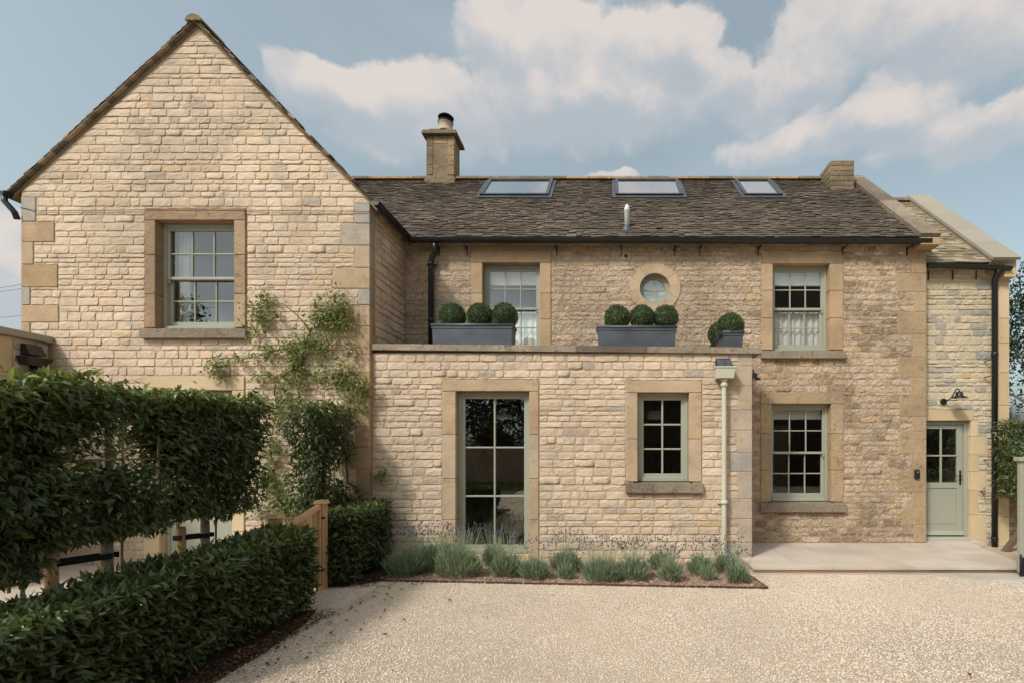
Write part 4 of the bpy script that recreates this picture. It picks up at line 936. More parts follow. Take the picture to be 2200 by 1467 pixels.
#PART3
# ------------------------------------------------------------------ planters and clipped box balls on the coping
def planter(x0, x1, y0, y1, z0, h, label):
    e = empty('lead_planter', ((x0+x1)/2, (y0+y1)/2, z0), label, 'planter', 'lead planters on the flat roof')
    tp = .012; m = MB()
    m.hexa([(x0+tp,y0+tp,z0),(x1-tp,y0+tp,z0),(x1-tp,y1-tp,z0),(x0+tp,y1-tp,z0),(x0,y0,z0+h-.05),(x1,y0,z0+h-.05),(x1,y1,z0+h-.05),(x0,y1,z0+h-.05)]); m.build('body', 'lead', e)
    m = MB(); r = .024; zz = z0 + h - .026
    for a, b in (((x0,y0),(x1,y0)), ((x1,y0),(x1,y1)), ((x1,y1),(x0,y1)), ((x0,y1),(x0,y0))):
        m.tube([(a[0], a[1], zz), (b[0], b[1], zz)], r, 12)
    for a in ((x0,y0),(x1,y0),(x1,y1),(x0,y1)): m.lathe((a[0], a[1], zz), [(.004, -r), (r*.75, -r*.7), (r, 0), (r*.75, r*.7), (.004, r)], 12)
    m.build('rim', 'lead', e)
    m = MB(); m.box(x0-.008, x1+.008, y0-.008, y0+.002, z0+h-.075, z0+h-.05); m.box(x1-.002, x1+.008, y0+.002, y1, z0+h-.075, z0+h-.05); m.box(x0-.008, x0+.002, y0+.002, y1, z0+h-.075, z0+h-.05); m.build('moulding', 'lead', e)
    MB().box(x0+.01, x1-.01, y0+.01, y1-.01, z0+h-.06, z0+h-.045).build('soil', 'soil', e)
    return z0 + h - .045
def ball(px, y, r, py, label):
    x, z = PX(px, y), PZ(py, y)
    N = int(5200 * (r / .19) ** 2); q = npr.normal(0, 1, (N, 3)); q /= np.linalg.norm(q, axis=1)[:, None]
    q = q[q[:, 2] > -.85]; N = len(q)
    lump = np.array([mnoise.noise(Vector(v) * 3.1 + Vector((px * .13, py, 0))) for v in q])
    P = np.array([x, y, z]) + q * (r * (npr.uniform(.86, 1.02, N) + lump * .09 + (npr.random(N) < .03) * .05))[:, None]
    e = empty('box_ball', (x, y, z - r), label, 'topiary', 'clipped box balls in the lead planters')
    foliage('foliage', e, P, q, (.014, .026), .6, 'leaf_box', npr.beta(1.6, 2.2, N), up=.3, spread=.55, curl=.1)
    m = MB(); n = 14
    m.lathe((x, y, z), [(.004, -.84*r)] + [(.84*r*math.cos(a), .84*r*math.sin(a)) for a in [R(v) for v in range(-75, 76, 15)]] + [(.004, .84*r)], 18, t=.1); m.build('crown_core', 'leaf_box', e)
    MB().tube([(x, y, z - r*1.05), (x, y, z - r*.6)], .012, 6).build('trunk', 'twig', e)
zp = planter(PX(928, 7.30), PX(1100, 7.30), 7.30, 7.60, 3.262, .345, 'long lead planter with three box balls beside the black downpipe')
planter(PX(1284, 7.30), PX(1452, 7.30), 7.30, 7.60, 3.232, .345, 'long lead planter with three box balls below the round window')
planter(PX(1556, 7.30), PX(1597, 7.30), 7.30, 8.25, 3.222, .28, 'lead planter set end-on above the sage rainwater hopper')
for px, lb in ((972, 'box ball in the planter by the black downpipe, closest to that pipe'), (1031, 'middle box ball in the planter by the black downpipe'), (1084, 'box ball overlapping the upstairs sash window, in the planter by the downpipe')): ball(px, 7.45, .192, 680, lb)
for px, lb in ((1326, 'box ball below the round window, on the side towards the black downpipe'), (1380, 'middle box ball in the planter below the round window'), (1430, 'box ball below the round window, on the side towards the end-on planter')): ball(px, 7.45, .188, 684, lb)
ball(1569, 7.45, .20, 702, 'box ball at the front of the end-on lead planter'); ball(1548, 7.95, .2, 718, 'box ball half hidden behind another in the end-on lead planter')

# ------------------------------------------------------------------ wall lamps and small fittings
def lamp(c, sx, sy, label):
    """swan-neck wall lamp; (sx, sy) points away from the wall"""
    e = empty('wall_lamp', c, label, 'lamp', 'black swan-neck wall lamps'); x, y, z = c; ax = 'y' if sy else 'x'
    def o(d, h, s=0): return (x + sx * d + (sy and s), y + sy * d, z + h)
    if sy: MB().lathe((x, y - .028, z), [(.045, 0), (.055, .006), (.055, .028)], 20, 'y').build('wall_plate', 'black_metal', e)
    else: MB().lathe((x, y, z), [(.055, 0), (.055, .022), (.045, .028)], 20, 'x').build('wall_plate', 'black_metal', e)
    MB().tube([o(.02, 0), o(.07, .01, .03), o(.12, .05, .06), o(.15, .12, .09), o(.175, .185, .10), o(.215, .205, .105), o(.245, .18, .11), o(.25, .14, .11)], .010, 8).build('arm', 'black_metal', e)
    q = o(.25, .14, .11)
    MB().lathe(q, [(.02, .01), (.052, -.004), (.056, -.06), (.062, -.068), (.115, -.088), (.125, -.10), (.118, -.098), (.058, -.074), (.05, -.03), (.01, -.01)], 24).build('shade', 'black_metal', e)
    MB().lathe((q[0], q[1], q[2] - .085), [(.008, -.03), (.024, -.02), (.028, 0), (.014, .04)], 12).build('bulb', 'white_plastic', e)
lamp((PX(2025, YW), YW - .012, PZ(862, YW)), 0, -1, 'black swan-neck lamp on the wall above the sage door')
lamp((2.31, YM - .012, PZ(824, YM)), 0, -1, 'black swan-neck lamp tucked beside the extension corner')
e = empty('door_intercom', (PX(1968, YM), YM - .02, PZ(1027, YM)), 'small black intercom box on the wall beside the sage door', 'intercom'); kx, kz = PX(1968, YM), PZ(1027, YM)
MB().cbox(kx - .045, kx + .045, YM - .05, YM - .008, kz, kz + .15, .012).build('case', 'black_matt', e); MB().lathe((kx, YM - .056, kz + .11), [(.012, 0), (.016, .006)], 14, 'y').build('button', 'grey_plastic', e)
e = empty('pendant_lamp', (PX(1083, 8.1), 8.1, 2.1), 'pale dome pendant lamp seen through the tall window', 'lamp')
MB().lathe((PX(1083, 8.1), 8.1, PZ(899, 8.1)), [(.17, 0), (.165, .02), (.12, .09), (.06, .12), (.05, .17), (.02, .18)], 24).build('shade', 'fabric', e); MB().tube([(PX(1083, 8.1), 8.1, PZ(899, 8.1) + .17), (PX(1083, 8.1), 8.1, 2.8)], .005, 6).build('flex', 'black_matt', e)
e = empty('pendant_lamp', (PX(1407, 8.1), 8.1, 2.1), 'pale drum pendant lamp seen through the small lower window', 'lamp')
MB().lathe((PX(1407, 8.1), 8.1, PZ(900, 8.1)), [(.13, 0), (.15, .13), (.145, .13), (.125, .003)], 24).build('shade', 'fabric', e); MB().tube([(PX(1407, 8.1), 8.1, PZ(900, 8.1) + .1), (PX(1407, 8.1), 8.1, 2.8)], .005, 6).build('flex', 'black_matt', e)

# ------------------------------------------------------------------ hedges
def box_points(N, x0, x1, y0, y1, z0, z1, shell=.16, bottom=False, lump=.05, sc=2.2):
    """points in the outer shell of a clipped block, with outward directions and a lumpy surface"""
    fx, fy, fz = x1-x0, y1-y0, z1-z0
    areas = np.array([fy*fz, fy*fz, fx*fz, fx*fz, fx*fy, fx*fy*(1. if bottom else .0)]); f = npr.choice(6, N, p=areas/areas.sum())
    u, v = npr.random(N), npr.random(N); P = np.zeros((N, 3)); O = np.zeros((N, 3))
    dep = shell * npr.random(N) ** 1.6
    for k, (ax, sg) in enumerate(((0, -1), (0, 1), (1, -1), (1, 1), (2, 1), (2, -1))):
        m = f == k; lo = (x0, y0, z0); hi = (x1, y1, z1); a1, a2 = [i for i in range(3) if i != ax]
        P[m, ax] = (hi[ax] - dep[m]) if sg > 0 else (lo[ax] + dep[m]); P[m, a1] = lo[a1] + (hi[a1]-lo[a1]) * u[m]; P[m, a2] = lo[a2] + (hi[a2]-lo[a2]) * v[m]; O[m, ax] = sg
    n = np.array([mnoise.noise(Vector(p) * sc) for p in P])
    return P + O * (n * lump)[:, None], O, dep
CAMP = np.array([0, 0, EYE])
def hedge(label, x0, x1, y0, y1, z1a, z1b, N, singles, L=(.048, .092)):
    e = empty('clipped_hedge', ((x0+x1)/2, (y0+y1)/2, 0), label, 'hedge', 'low clipped laurel hedges')
    P, O, dep = box_points(N, x0, x1, y0, y1, .08, 1.0, .2, lump=.07)
    P[:, 2] *= z1a + (z1b - z1a) * (P[:, 1] - y0) / (y1 - y0)
    low = P[:, 2] < .2; P[low, 0] += np.where(P[low, 0] > (x0+x1)/2, -.06, .06)
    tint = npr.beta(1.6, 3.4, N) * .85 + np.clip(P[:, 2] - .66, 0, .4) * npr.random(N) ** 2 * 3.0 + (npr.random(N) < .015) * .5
    key = np.linalg.norm(P - CAMP, axis=1) + dep * 12 + (P[:, 0] < x1 - .12) * (P[:, 2] < .75) * 9 + (np.abs(P[:, 0]/P[:, 1] + .75) > .48) * 9
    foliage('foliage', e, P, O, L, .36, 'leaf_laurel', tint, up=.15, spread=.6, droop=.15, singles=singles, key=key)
    # shaded inner leaves and woody stems
    Q = np.stack([npr.uniform(x0+.12, x1-.12, N//3), npr.uniform(y0+.1, y1-.1, N//3), npr.uniform(.12, min(z1a, z1b)-.12, N//3)], 1)
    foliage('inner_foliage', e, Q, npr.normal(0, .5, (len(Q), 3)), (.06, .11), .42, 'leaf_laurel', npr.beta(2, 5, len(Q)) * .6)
    m = MB(); y = y0 + .1
    while y < y1 - .05:
        xc = (x0+x1)/2 + rng.uniform(-.06, .06)
        m.tube([(xc, y, -.02), (xc + rng.uniform(-.05,.05), y + rng.uniform(-.05,.05), .3), (xc + rng.uniform(-.1,.1), y + rng.uniform(-.1,.1), .7)], [.016, .011, .005], 6); y += .22
    m.build('stems', 'twig', e)
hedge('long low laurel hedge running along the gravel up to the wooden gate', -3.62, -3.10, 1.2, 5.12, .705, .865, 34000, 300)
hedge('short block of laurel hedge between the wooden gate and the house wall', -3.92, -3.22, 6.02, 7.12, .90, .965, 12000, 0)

# ------------------------------------------------------------------ pleached trees with stakes
def pleached(yc, y0, y1, x, N, label, singles, zb=1.04, zt=2.27, th=.19, seed=0, lump=.11):
    e = empty('pleached_tree', (x, yc, 0), label, 'tree', 'pleached trees trained flat behind the hedge'); rg = random.Random(seed)
    P, O, dep = box_points(N, x - th, x + th, y0, y1, zb, zt, .17, True, lump, 2.6)
    dens = np.array([mnoise.noise(Vector((p[1]*2.3, p[2]*2.3, seed*3.7))) for p in P])
    thin = np.clip((zt - .35 - P[:, 2]) / (zt - zb), 0, 1)                 # looser towards the bottom
    keep = dens + .55 - thin * .55 + (np.abs(O[:, 2]) > .5) * .2 > npr.uniform(-.15, .35, N)
    P, O, dep = P[keep], O[keep], dep[keep]; n = len(P)
    hi = (O[:, 2] > .5) & (npr.random(n) < .12); P[hi, 2] += npr.random(hi.sum()) * .09; rag = P[:, 2] < zb + .12; P[rag, 2] -= npr.random(rag.sum()) * .07
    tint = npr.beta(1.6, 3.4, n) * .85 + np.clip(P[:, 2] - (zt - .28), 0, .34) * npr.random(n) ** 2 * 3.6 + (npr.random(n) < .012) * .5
    key = np.linalg.norm(P - CAMP, axis=1) + dep * 12 + (O[:, 0] < .5) * 4
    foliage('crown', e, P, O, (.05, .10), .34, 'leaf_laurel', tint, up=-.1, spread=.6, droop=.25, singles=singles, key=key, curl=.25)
    ni = int(N * .16); Q = np.stack([npr.uniform(x-.1, x+.1, ni), npr.uniform(y0+.05, y1-.05, ni), npr.uniform(zb+.05, zt-.08, ni)], 1)
    dq = np.array([mnoise.noise(Vector((p[1]*2.3, p[2]*2.3, seed*3.7))) for p in Q]); Q = Q[dq + .25 + (Q[:, 2] - zb - .5) * .5 > 0]
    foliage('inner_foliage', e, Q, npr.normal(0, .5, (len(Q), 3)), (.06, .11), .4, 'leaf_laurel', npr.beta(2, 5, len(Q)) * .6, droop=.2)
    tr = MB().tube([(x, yc, -.02), (x+.01, yc, .3), (x-.008, yc+.01, .62), (x, yc, .98), (x+.01, yc+.01, 1.5), (x, yc, 2.1)], [.046, .041, .042, .036, .026, .012], 12).build('trunk', 'bark', e)
    for k in range(8):                                    # trained side branches
        z = zb + .02 + k * (zt - zb - .25) / 8; s = (-1, 1)[k % 2]; le = (yc - y0 if s < 0 else y1 - yc) * .9
        MB().tube([(x, yc, z), (x + rg.uniform(-.04,.04), yc + s*le*.35, z + .07), (x + rg.uniform(-.05,.05), yc + s*le*.7, z + .10), (x, yc + s*le, z + .12)], [.014, .010, .007, .004], 6).build('branch', 'bark', e)
    for z in (zb - .09, zb + .52, zt - .22): MB().tube([(x + .03, y0 - .02, z), (x + .035, y1 + .02, z + rg.uniform(-.02, .02))], .009, 6).build('cane', 'bamboo', e)
    for y in (y0 + .12, yc + .07, y1 - .15): MB().tube([(x + .045, y, zb - .14 if y != yc + .07 else .02), (x + .05, y + .01, zt - .1)], .009, 6).build('cane', 'bamboo', e)
def stake(x, y, z, tx, ty, label):
    e = empty('tree_stake', (x, y, 0), label, 'stake', 'round timber stakes tied to the pleached trees')
    MB().lathe((x, y, -.02), [(.036, 0), (.036, .02), (.036, z - .02), (.036, z - .004), (.03, z + .022)], 14, t=.6).build('post', 'timber', e)
    m = MB(); zz = z - .12
    for s in (-1, 1):
        m.hexa([(x + s*.040, y, zz), (tx + s*.047, ty, zz - .02), (tx + s*.050, ty, zz - .02), (x + s*.043, y, zz), (x + s*.040, y, zz+.045), (tx + s*.047, ty, zz+.025), (tx + s*.050, ty, zz+.025), (x + s*.043, y, zz+.045)])
    m.box(x - .043, x + .043, y - .044, y - .041, zz, zz + .045); m.box(tx - .05, tx + .05, ty + .047, ty + .05, zz - .02, zz + .025); m.build('tie_strap', 'rubber', e)
TX = -3.98
pleached(2.75, 2.2, 3.32, TX, 12500, 'pleached tree at the open end of the row, away from the gate', 120, zb=.9, zt=2.13, seed=1)
pleached(3.83, 3.28, 4.36, TX, 12500, 'pleached tree with pale trunk, second along from the wooden gate', 150, zb=1.10, zt=2.19, seed=2)
pleached(4.76, 4.30, 5.37, TX, 13000, 'pleached tree in front of the sage double doors, beside the gate', 100, zb=1.14, zt=2.23, seed=3)
pleached(6.68, 6.2, 7.02, TX + .02, 6800, 'narrow pleached tree against the house wall behind the short hedge', 0, zt=2.30, lump=.2, seed=4)
stake(TX - .02, 3.83 - .36, .98, TX, 3.83, 'round stake tied by black strap to the pale-trunked pleached tree')
stake(TX - .02, 4.76 - .24, .98, TX, 4.76, 'round stake tied to the tree before the sage double doors')
stake(TX - .02, 6.68 - .3, 1.08, TX + .02, 6.68, 'round stake with strap rising behind the wooden gate')
# pleached screen and tree at the right-hand end
def screen_right():
    e = empty('pleached_tree', (7.4, 8.2, 0), 'evergreen screen on canes beside the black downpipe and rubble wall', 'tree')
    P, O, dep = box_points(9000, 6.66, 8.6, 8.0, 8.36, 1.02, 2.2, .16, True, .1, 2.6); n = len(P); rag = P[:, 2] < 1.15; P[rag, 2] -= npr.random(rag.sum()) * .15
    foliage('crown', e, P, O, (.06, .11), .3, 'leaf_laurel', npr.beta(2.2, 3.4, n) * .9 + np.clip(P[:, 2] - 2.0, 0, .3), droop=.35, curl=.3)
    MB().tube([(7.5, 8.2, -.02), (7.52, 8.2, 1.0), (7.5, 8.2, 2.0)], [.04, .035, .015], 10).build('trunk', 'bark', e)
    for z in (1.1, 1.6): MB().tube([(6.7, 8.04, z), (8.5, 8.03, z + .02)], .009, 6).build('cane', 'bamboo', e)
    for x in (6.9, 7.3, 7.9): MB().tube([(x, 8.02, .98), (x + .03, 8.02, 2.1)], .009, 6).build('cane', 'bamboo', e)
screen_right()
rub = empty('rubble_wall', (8.6, 8.8, 0), 'low mossy rubble wall beyond the end of the side wing', 'wall')
rw_ = MB().box(WX1 + .02, 12, 8.7, 9.0, -.05, 1.25).build('wall_core', 'mortar_rubble', rub, (8.6, 8.8, 0)); sr = random.Random(17)
Q = courses(sr, 0, 1.25, WX1 + .03, 10.5, [], (.07, .14), (.12, .36)); lay(sr, Frame((0, 8.7, 0), (1,0,0), (0,0,1), (0,-1,0)), Q, 'stone_rubble', rub, 'stone', .025, .03, .016, lambda r, q: r.uniform(0, .6), 120)
# ------------------------------------------------------------------ trees
def tree(name, base, height, rad, label, N, seed, leaf=(.10, .2), z0=.25, trunk=.16):
    rg = random.Random(seed); bx, by, bz = base; e = empty(name, base, label, 'tree')
    m = MB().tube([(bx, by, bz - .1), (bx + .05, by, bz + height*.2), (bx - .08, by + .05, bz + height*.5), (bx, by, bz + height*.85)], [trunk, trunk*.8, trunk*.5, .03], 10); lobes = []
    nl = 26
    for k in range(nl):
        f = z0 + (1 - z0) * (k + .5) / nl; rr = rad * math.sin(min(1, (1 - f) / (1 - z0) * 1.15 + .12) * math.pi * .62) * rg.uniform(.55, 1.0); a = k * 2.4 + rg.uniform(-.4, .4)
        c = Vector((bx + rr * math.cos(a), by + rr * math.sin(a), bz + height * f * .96)); lobes.append((c, rad * rg.uniform(.24, .42)))
        m.tube([(bx, by, bz + height * f * .7), ((bx + c.x)/2, (by + c.y)/2, bz + height * f * .85), c], [trunk*.3, trunk*.18, .015], 6)
    m.build('trunk', 'bark', e)
    P = []; O = []; T = []
    for c, r in lobes:
        k = N // nl; q = npr.normal(0, 1, (k, 3)); q /= np.linalg.norm(q, axis=1)[:, None]; d = npr.random(k) ** .4
        g = np.array([mnoise.noise(Vector(v * 2.5) + c) for v in q]); P.append(np.array(c) + q * (r * d * (1 + .55 * g))[:, None] * np.array([1, 1, .8])); O.append(q); T.append(npr.beta(2, 3, k) + rg.uniform(-.15, .15))
    foliage('crown', e, np.concatenate(P), np.concatenate(O), leaf, .5, 'leaf_tree', np.concatenate(T), droop=.1)
tree('garden_tree', (11.9, 13.2, 0), 6.6, 2.3, 'dark evergreen tree rising behind the end of the side wing', 15000, 5, (.07, .14), .06)
tree('garden_tree', (14.8, 12.6, 0), 5.6, 2.2, 'second dark tree further along behind the rubble wall', 9000, 6, (.08, .16), .06)
tree('ash_tree', (-25.5, -12.5, 0), 11.2, 3.8, 'broad tree mirrored in the upstairs gable window', 9000, 7, (.16, .3), .2, .3)
tree('ash_tree', (-9.5, -15, 0), 9.0, 4.4, 'bushy tree standing across the drive, mirrored in the lower windows', 15000, 9, (.2, .38), .08, .3)
tree('ash_tree', (-2.2, -15.5, 0), 9.0, 4.6, 'rounded tree across the drive between bushy tree and barn', 15000, 10, (.2, .38), .08, .3)
tree('ash_tree', (21, -15, 0), 9, 4.2, 'added tree across the drive beyond the barn, darkening the door glass reflection', 12000, 12, (.2, .38), .08, .3)  # unseen tree, added to cover the sky mirrored in the door
# barn across the drive, seen only as a reflection
barn = empty('timber_barn', (6.2, -9, 0), 'dark timber barn with slate roof mirrored in the upstairs sash', 'barn')
MB().box(3.5, 11.4, -12.9, -5.8, -.05, 5.6, .1).build('wall', 'barn_boards', barn)
MB().prism([(3.3, -5.45, 5.35), (3.3, -13.2, 5.35), (3.3, -9.3, 10.7)], (8.3, 0, 0)).build('roof', 'slate', barn)
MB().box(.6, 3.49, -10.5, -5.9, -.05, 4.3, .1).build('added_lean_to', 'barn_boards', barn); MB().prism([(.4, -5.7, 4.25), (.4, -10.7, 4.25), (.4, -10.7, 5.3), (.4, -7.5, 5.2)], (3.09, 0, 0)).build('added_lean_to_roof', 'slate', barn)  # unseen lean-to, added to keep sky out of the small window's reflection
m = MB()
for k in range(6): m.cbox(6.0 + k*.4, 6.39 + k*.4, -5.79, -5.74, 0, 2.9, .005, rng.random())
m.build('door', 'timber_old', barn)
tag(MB().box(-14, .9, -12.3, -11.8, -.05, 1.9).build('boundary_wall', 'mortar_rubble'), 'long stone boundary wall across the drive', 'wall')

# ------------------------------------------------------------------ gates
gt = empty('wooden_gate', (-3.54, 5.55, 0), 'new softwood garden gate with sloping top rail between two posts', 'gate')
def post(x, y, h, nm='gate_post'):
    p = MB().cbox(x-.05, x+.05, y-.05, y+.05, -.02, h, .006, .5).build(nm, 'timber', gt)
    m = MB(); m.hexa([(x-.068,y-.068,h),(x+.068,y-.068,h),(x+.068,y+.068,h),(x-.068,y+.068,h),(x-.055,y-.055,h+.045),(x+.055,y-.055,h+.045),(x+.055,y+.055,h+.045),(x-.055,y+.055,h+.045)], .9); m.build('post_cap', 'timber', p)
post(-3.53, 5.93, 1.045); post(-3.55, 5.14, .98)
for k in range(6):
    y = 5.20 + k * .108; MB().cbox(-3.545, -3.525, y + .002, y + .104, .05, .80 + (k + .5) * .032, .004, rng.random()).build('board', 'timber', gt)
MB().hexa([(-3.57,5.195,.80),(-3.50,5.195,.80),(-3.50,5.87,.99),(-3.57,5.87,.99),(-3.565,5.195,.85),(-3.505,5.195,.85),(-3.505,5.87,1.04),(-3.565,5.87,1.04)], .8).build('top_rail', 'timber', gt)
MB().cbox(-3.57, -3.50, 5.845, 5.875, .05, .985, .004, .7).build('stile', 'timber', gt)
for z in (.25, .88): MB().tube([(-3.49, 5.87, z), (-3.46, 5.88, z)], .012, 8).build('hinge', 'black_matt', gt)
sg = empty('sage_gate', (5.9, 6.4, 0), 'sage painted driveway gate edge with pale cap and black hinge', 'gate')
gx0, gy0 = PX(2189, 6.45), 6.45
for k in range(8): MB().cbox(gx0 + .055 + k * .13, gx0 + .182 + k * .13, gy0 - .02, gy0 + .02, .10, 1.52, .004, .5).build('board', 'sage_paint', sg)
MB().cbox(gx0, gx0 + .052, gy0 - .03, gy0 + .03, .07, 1.55, .004).build('stile', 'sage_paint', sg)
MB().cbox(gx0 - .03, gx0 + 1.15, gy0 - .06, gy0 + .06, 1.552, 1.61, .008).build('cap', 'sage_paint', sg)
m = MB(); m.cbox(gx0 - .012, gx0 + .06, gy0 - .045, gy0 - .032, .05, .28, .003); m.tube([(gx0 - .012, gy0 - .045, .0), (gx0 - .012, gy0 - .045, .32)], .014, 10); m.cbox(gx0 - .02, gx0 + .05, gy0 - .06, gy0 - .03, .04, .075, .004); m.build('hinge', 'black_matt', sg)
br_ = MB().hexa([(6.62,8.02,.0),(6.72,8.02,.0),(6.72,8.12,.0),(6.62,8.12,.0),(7.02,7.42,1.0),(7.1,7.42,1.0),(7.1,7.52,1.0),(7.02,7.52,1.0)], .4)
o = br_.build('timber_prop', 'timber_old'); bpy.data.objects.remove(o)
tag(MB().hexa([(6.60,8.1,-.02),(6.68,8.1,-.02),(6.68,8.2,-.02),(6.60,8.2,-.02),(7.10,8.1,.62),(7.18,8.1,.62),(7.18,8.2,.62),(7.10,8.2,.62)], .3).build('timber_prop', 'timber_old'), 'dark timber prop leaning behind the sage gate', 'prop')
e = empty('wall_unit', (PX(2190, 9.6), 9.6, PZ(905, 9.6)), 'grey ventilation unit above the evergreen screen', 'unit')
MB().cbox(PX(2184, 9.6), PX(2215, 9.6), 9.5, 9.8, PZ(906, 9.6), PZ(888, 9.6), .01).build('case', 'grey_plastic', e); MB().lathe((PX(2177, 9.6), 9.6, PZ(906, 9.6)), [(.045, 0), (.045, .34)], 14).build('flue', 'grey_plastic', e)

# ------------------------------------------------------------------ climbing rose on the gable
def climber():
    e = empty('climbing_rose', (PX(765, YG), YG - .08, 0), 'climbing rose with sparse yellow-green leaves trained across the gable', 'climber')
    C = [(575,645,18),(560,670,22),(572,690,18),(548,712,14),(600,680,7),(722,662,30),(742,680,26),(700,690,22),(690,664,14),(678,692,14),(735,705,18),(652,735,22),(625,748,22),(592,757,16),(570,760,9),(548,770,8),(520,775,9),(482,785,18),(463,792,14),(478,803,12),(640,772,16),(642,792,11),(672,745,18),(712,738,18),(690,752,18),(760,745,12),(754,762,9),
         (652,806,20),(620,812,18),(580,806,13),(560,812,11),(690,806,18),(722,810,18),(742,800,22),(772,820,18),(790,834,12),(776,842,16),(740,826,16),(652,836,13),(617,842,13),(560,852,14),(590,872,14),(610,862,12),(752,866,13),(780,872,11),(560,962,11),(580,942,14),(600,962,16),(582,1010,18),(560,1022,15),(592,1050,20),(575,1032,15),(622,1098,22),(560,1092,16),(602,1080,18),(640,1090,18),(585,1112,14),
         (815,1020,9),(828,1016,7),(770,1050,9),(720,1075,14),(745,1068,9),(600,900,14),(585,985,12)]
    P = []; T = []
    for px, py, r in C:
        k = int(r * r * .30) + 14; y = YG - .03 if px < 795 else YB - .03
        a = npr.random(k) * math.tau; q = r * np.sqrt(npr.random(k)) * npr.uniform(.5, 1.9, k); xx = (px + q * np.cos(a) - CX) * y / F; zz = EYE + (CY - (py + q * np.sin(a) * 1.1)) * y / F
        P.append(np.stack([xx, y - npr.random(k) * .12, zz], 1)); T.append(npr.beta(2.2, 1.8, k) + (680 - py) * .0004)
    P = np.concatenate(P); n = len(P); O = np.tile(np.array([0., -1, 0]), (n, 1))
    foliage('leaves', e, P, O, (.03, .065), .62, 'leaf_rose', np.concatenate(T), up=.1, spread=.9, droop=.2)
    def st(pts, r0, r1):
        p3 = [(PX(a, YG), YG - .045 - .02 * math.sin(i * 1.7), PZ(b, YG)) for i, (a, b) in enumerate(pts)]
        MB().tube(p3, [r0 + (r1 - r0) * i / (len(p3) - 1) for i in range(len(p3))], 7).build('stem', 'twig', e)
    st([(762,1213),(763,1100),(778,1060),(768,1046),(752,1036),(749,1000),(745,970),(720,930),(690,890)], .02, .008)
    st([(690,890),(640,900),(600,872),(592,842),(600,820),(625,800),(652,785),(655,745),(672,715),(700,695),(725,668)], .012, .004)
    st([(600,872),(590,940),(575,965),(560,975)], .007, .003); st([(640,745),(590,757),(548,768),(520,775),(500,760),(480,780),(462,795)], .006, .002); st([(672,715),(645,680),(615,656),(580,655),(550,668),(545,700)], .006, .002)
    st([(652,785),(665,765),(640,790),(620,810),(570,806)], .006, .003); st([(655,806),(700,800),(745,806),(780,830),(793,850)], .006, .003); st([(752,1036),(720,1050),(690,1075),(640,1095),(590,1110)], .01, .004); st([(725,668),(740,680),(745,720),(760,750)], .004, .002)
climber()

# ------------------------------------------------------------------ lavender
def lavender(px, py, w, h, stalks, yellow=0., seed=1):
    spot = 'by the short laurel hedge' if px < 930 else 'below the tall window' if px < 1110 else 'between tall and small window' if px < 1310 else 'below the small window' if px < 1515 else 'at the foot of the sage downpipe'
    size = 'large spreading' if w > .47 else 'small low' if w < .25 else 'bushy'
    Y = EYE * F / (py - CY); Y = min(Y, 7.05); x = PX(px, Y); rg = np.random.default_rng(seed)
    h *= .86; e = empty('lavender_plant', (x, Y, .01), size + ' grey-green lavender plant ' + spot, 'lavender', 'lavender plants along the extension wall')
    N = int(1900 * (w / .5) * (h / .36)); a = rg.random(N) * math.tau; q = np.sqrt(rg.random(N)); dome = np.sqrt(np.clip(1 - (q * .92) ** 2, 0, 1)); zf = rg.random(N) ** .7
    P = np.stack([x + np.cos(a) * q * w/2 * (.75 + .3 * zf), Y + np.sin(a) * q * w/2 * .8 * (.75 + .3 * zf), .01 + zf * dome * h * .78 * (1 + .35 * np.sin(a * 3 + seed) * q)], 1)
    O = np.stack([np.cos(a) * q * .8, np.sin(a) * q * .8, np.full(N, .85)], 1)
    foliage('foliage', e, P, O, (.05, .13), .10, 'leaf_lavender', rg.beta(2, 2, N) * .85 + yellow, up=.5, spread=.42, curl=.0)
    V = []; Fc = []; FV = []; FF = []
    for i in range(int(stalks * 1.15)):
        a = rg.random() * math.tau; q = rg.random() ** .6; ln = h * rg.uniform(.8, 1.5) + .14
        p0 = np.array([x + math.cos(a) * q * w * .3, Y + math.sin(a) * q * w * .25, h * .45]); d = np.array([math.cos(a) * q * .55 + rg.normal(0, .12), math.sin(a) * q * .4, 1.]); d /= np.linalg.norm(d); p1 = p0 + d * ln * .75
        s = np.array([.0015, 0, 0]); b = len(V); V += [p0 - s, p0 + s, p1 + s * .7, p1 - s * .7]; Fc.append((b, b+1, b+2, b+3))
        if rg.random() < .8:
            fl = rg.uniform(.025, .05); r = rg.uniform(.006, .010); u = np.array([1, 0, 0]) - d * d[0]; u /= np.linalg.norm(u); v = np.cross(d, u); b = len(FV); m = p1 + d * fl * .4
            FV += [p1, m + u*r, m + v*r, m - u*r, m - v*r, p1 + d * fl]
            for k in range(4): FF += [(b, b+1+(k+1) % 4, b+1+k), (b+5, b+1+k, b+1+(k+1) % 4)]
    npobj('stalks', V, Fc, 'leaf_lavender', e, np.full(len(V), .75))
    npobj('flowers', FV, FF, 'flower', e, np.repeat(rg.random(len(FV)//6), 6))['kind'] = 'stuff'
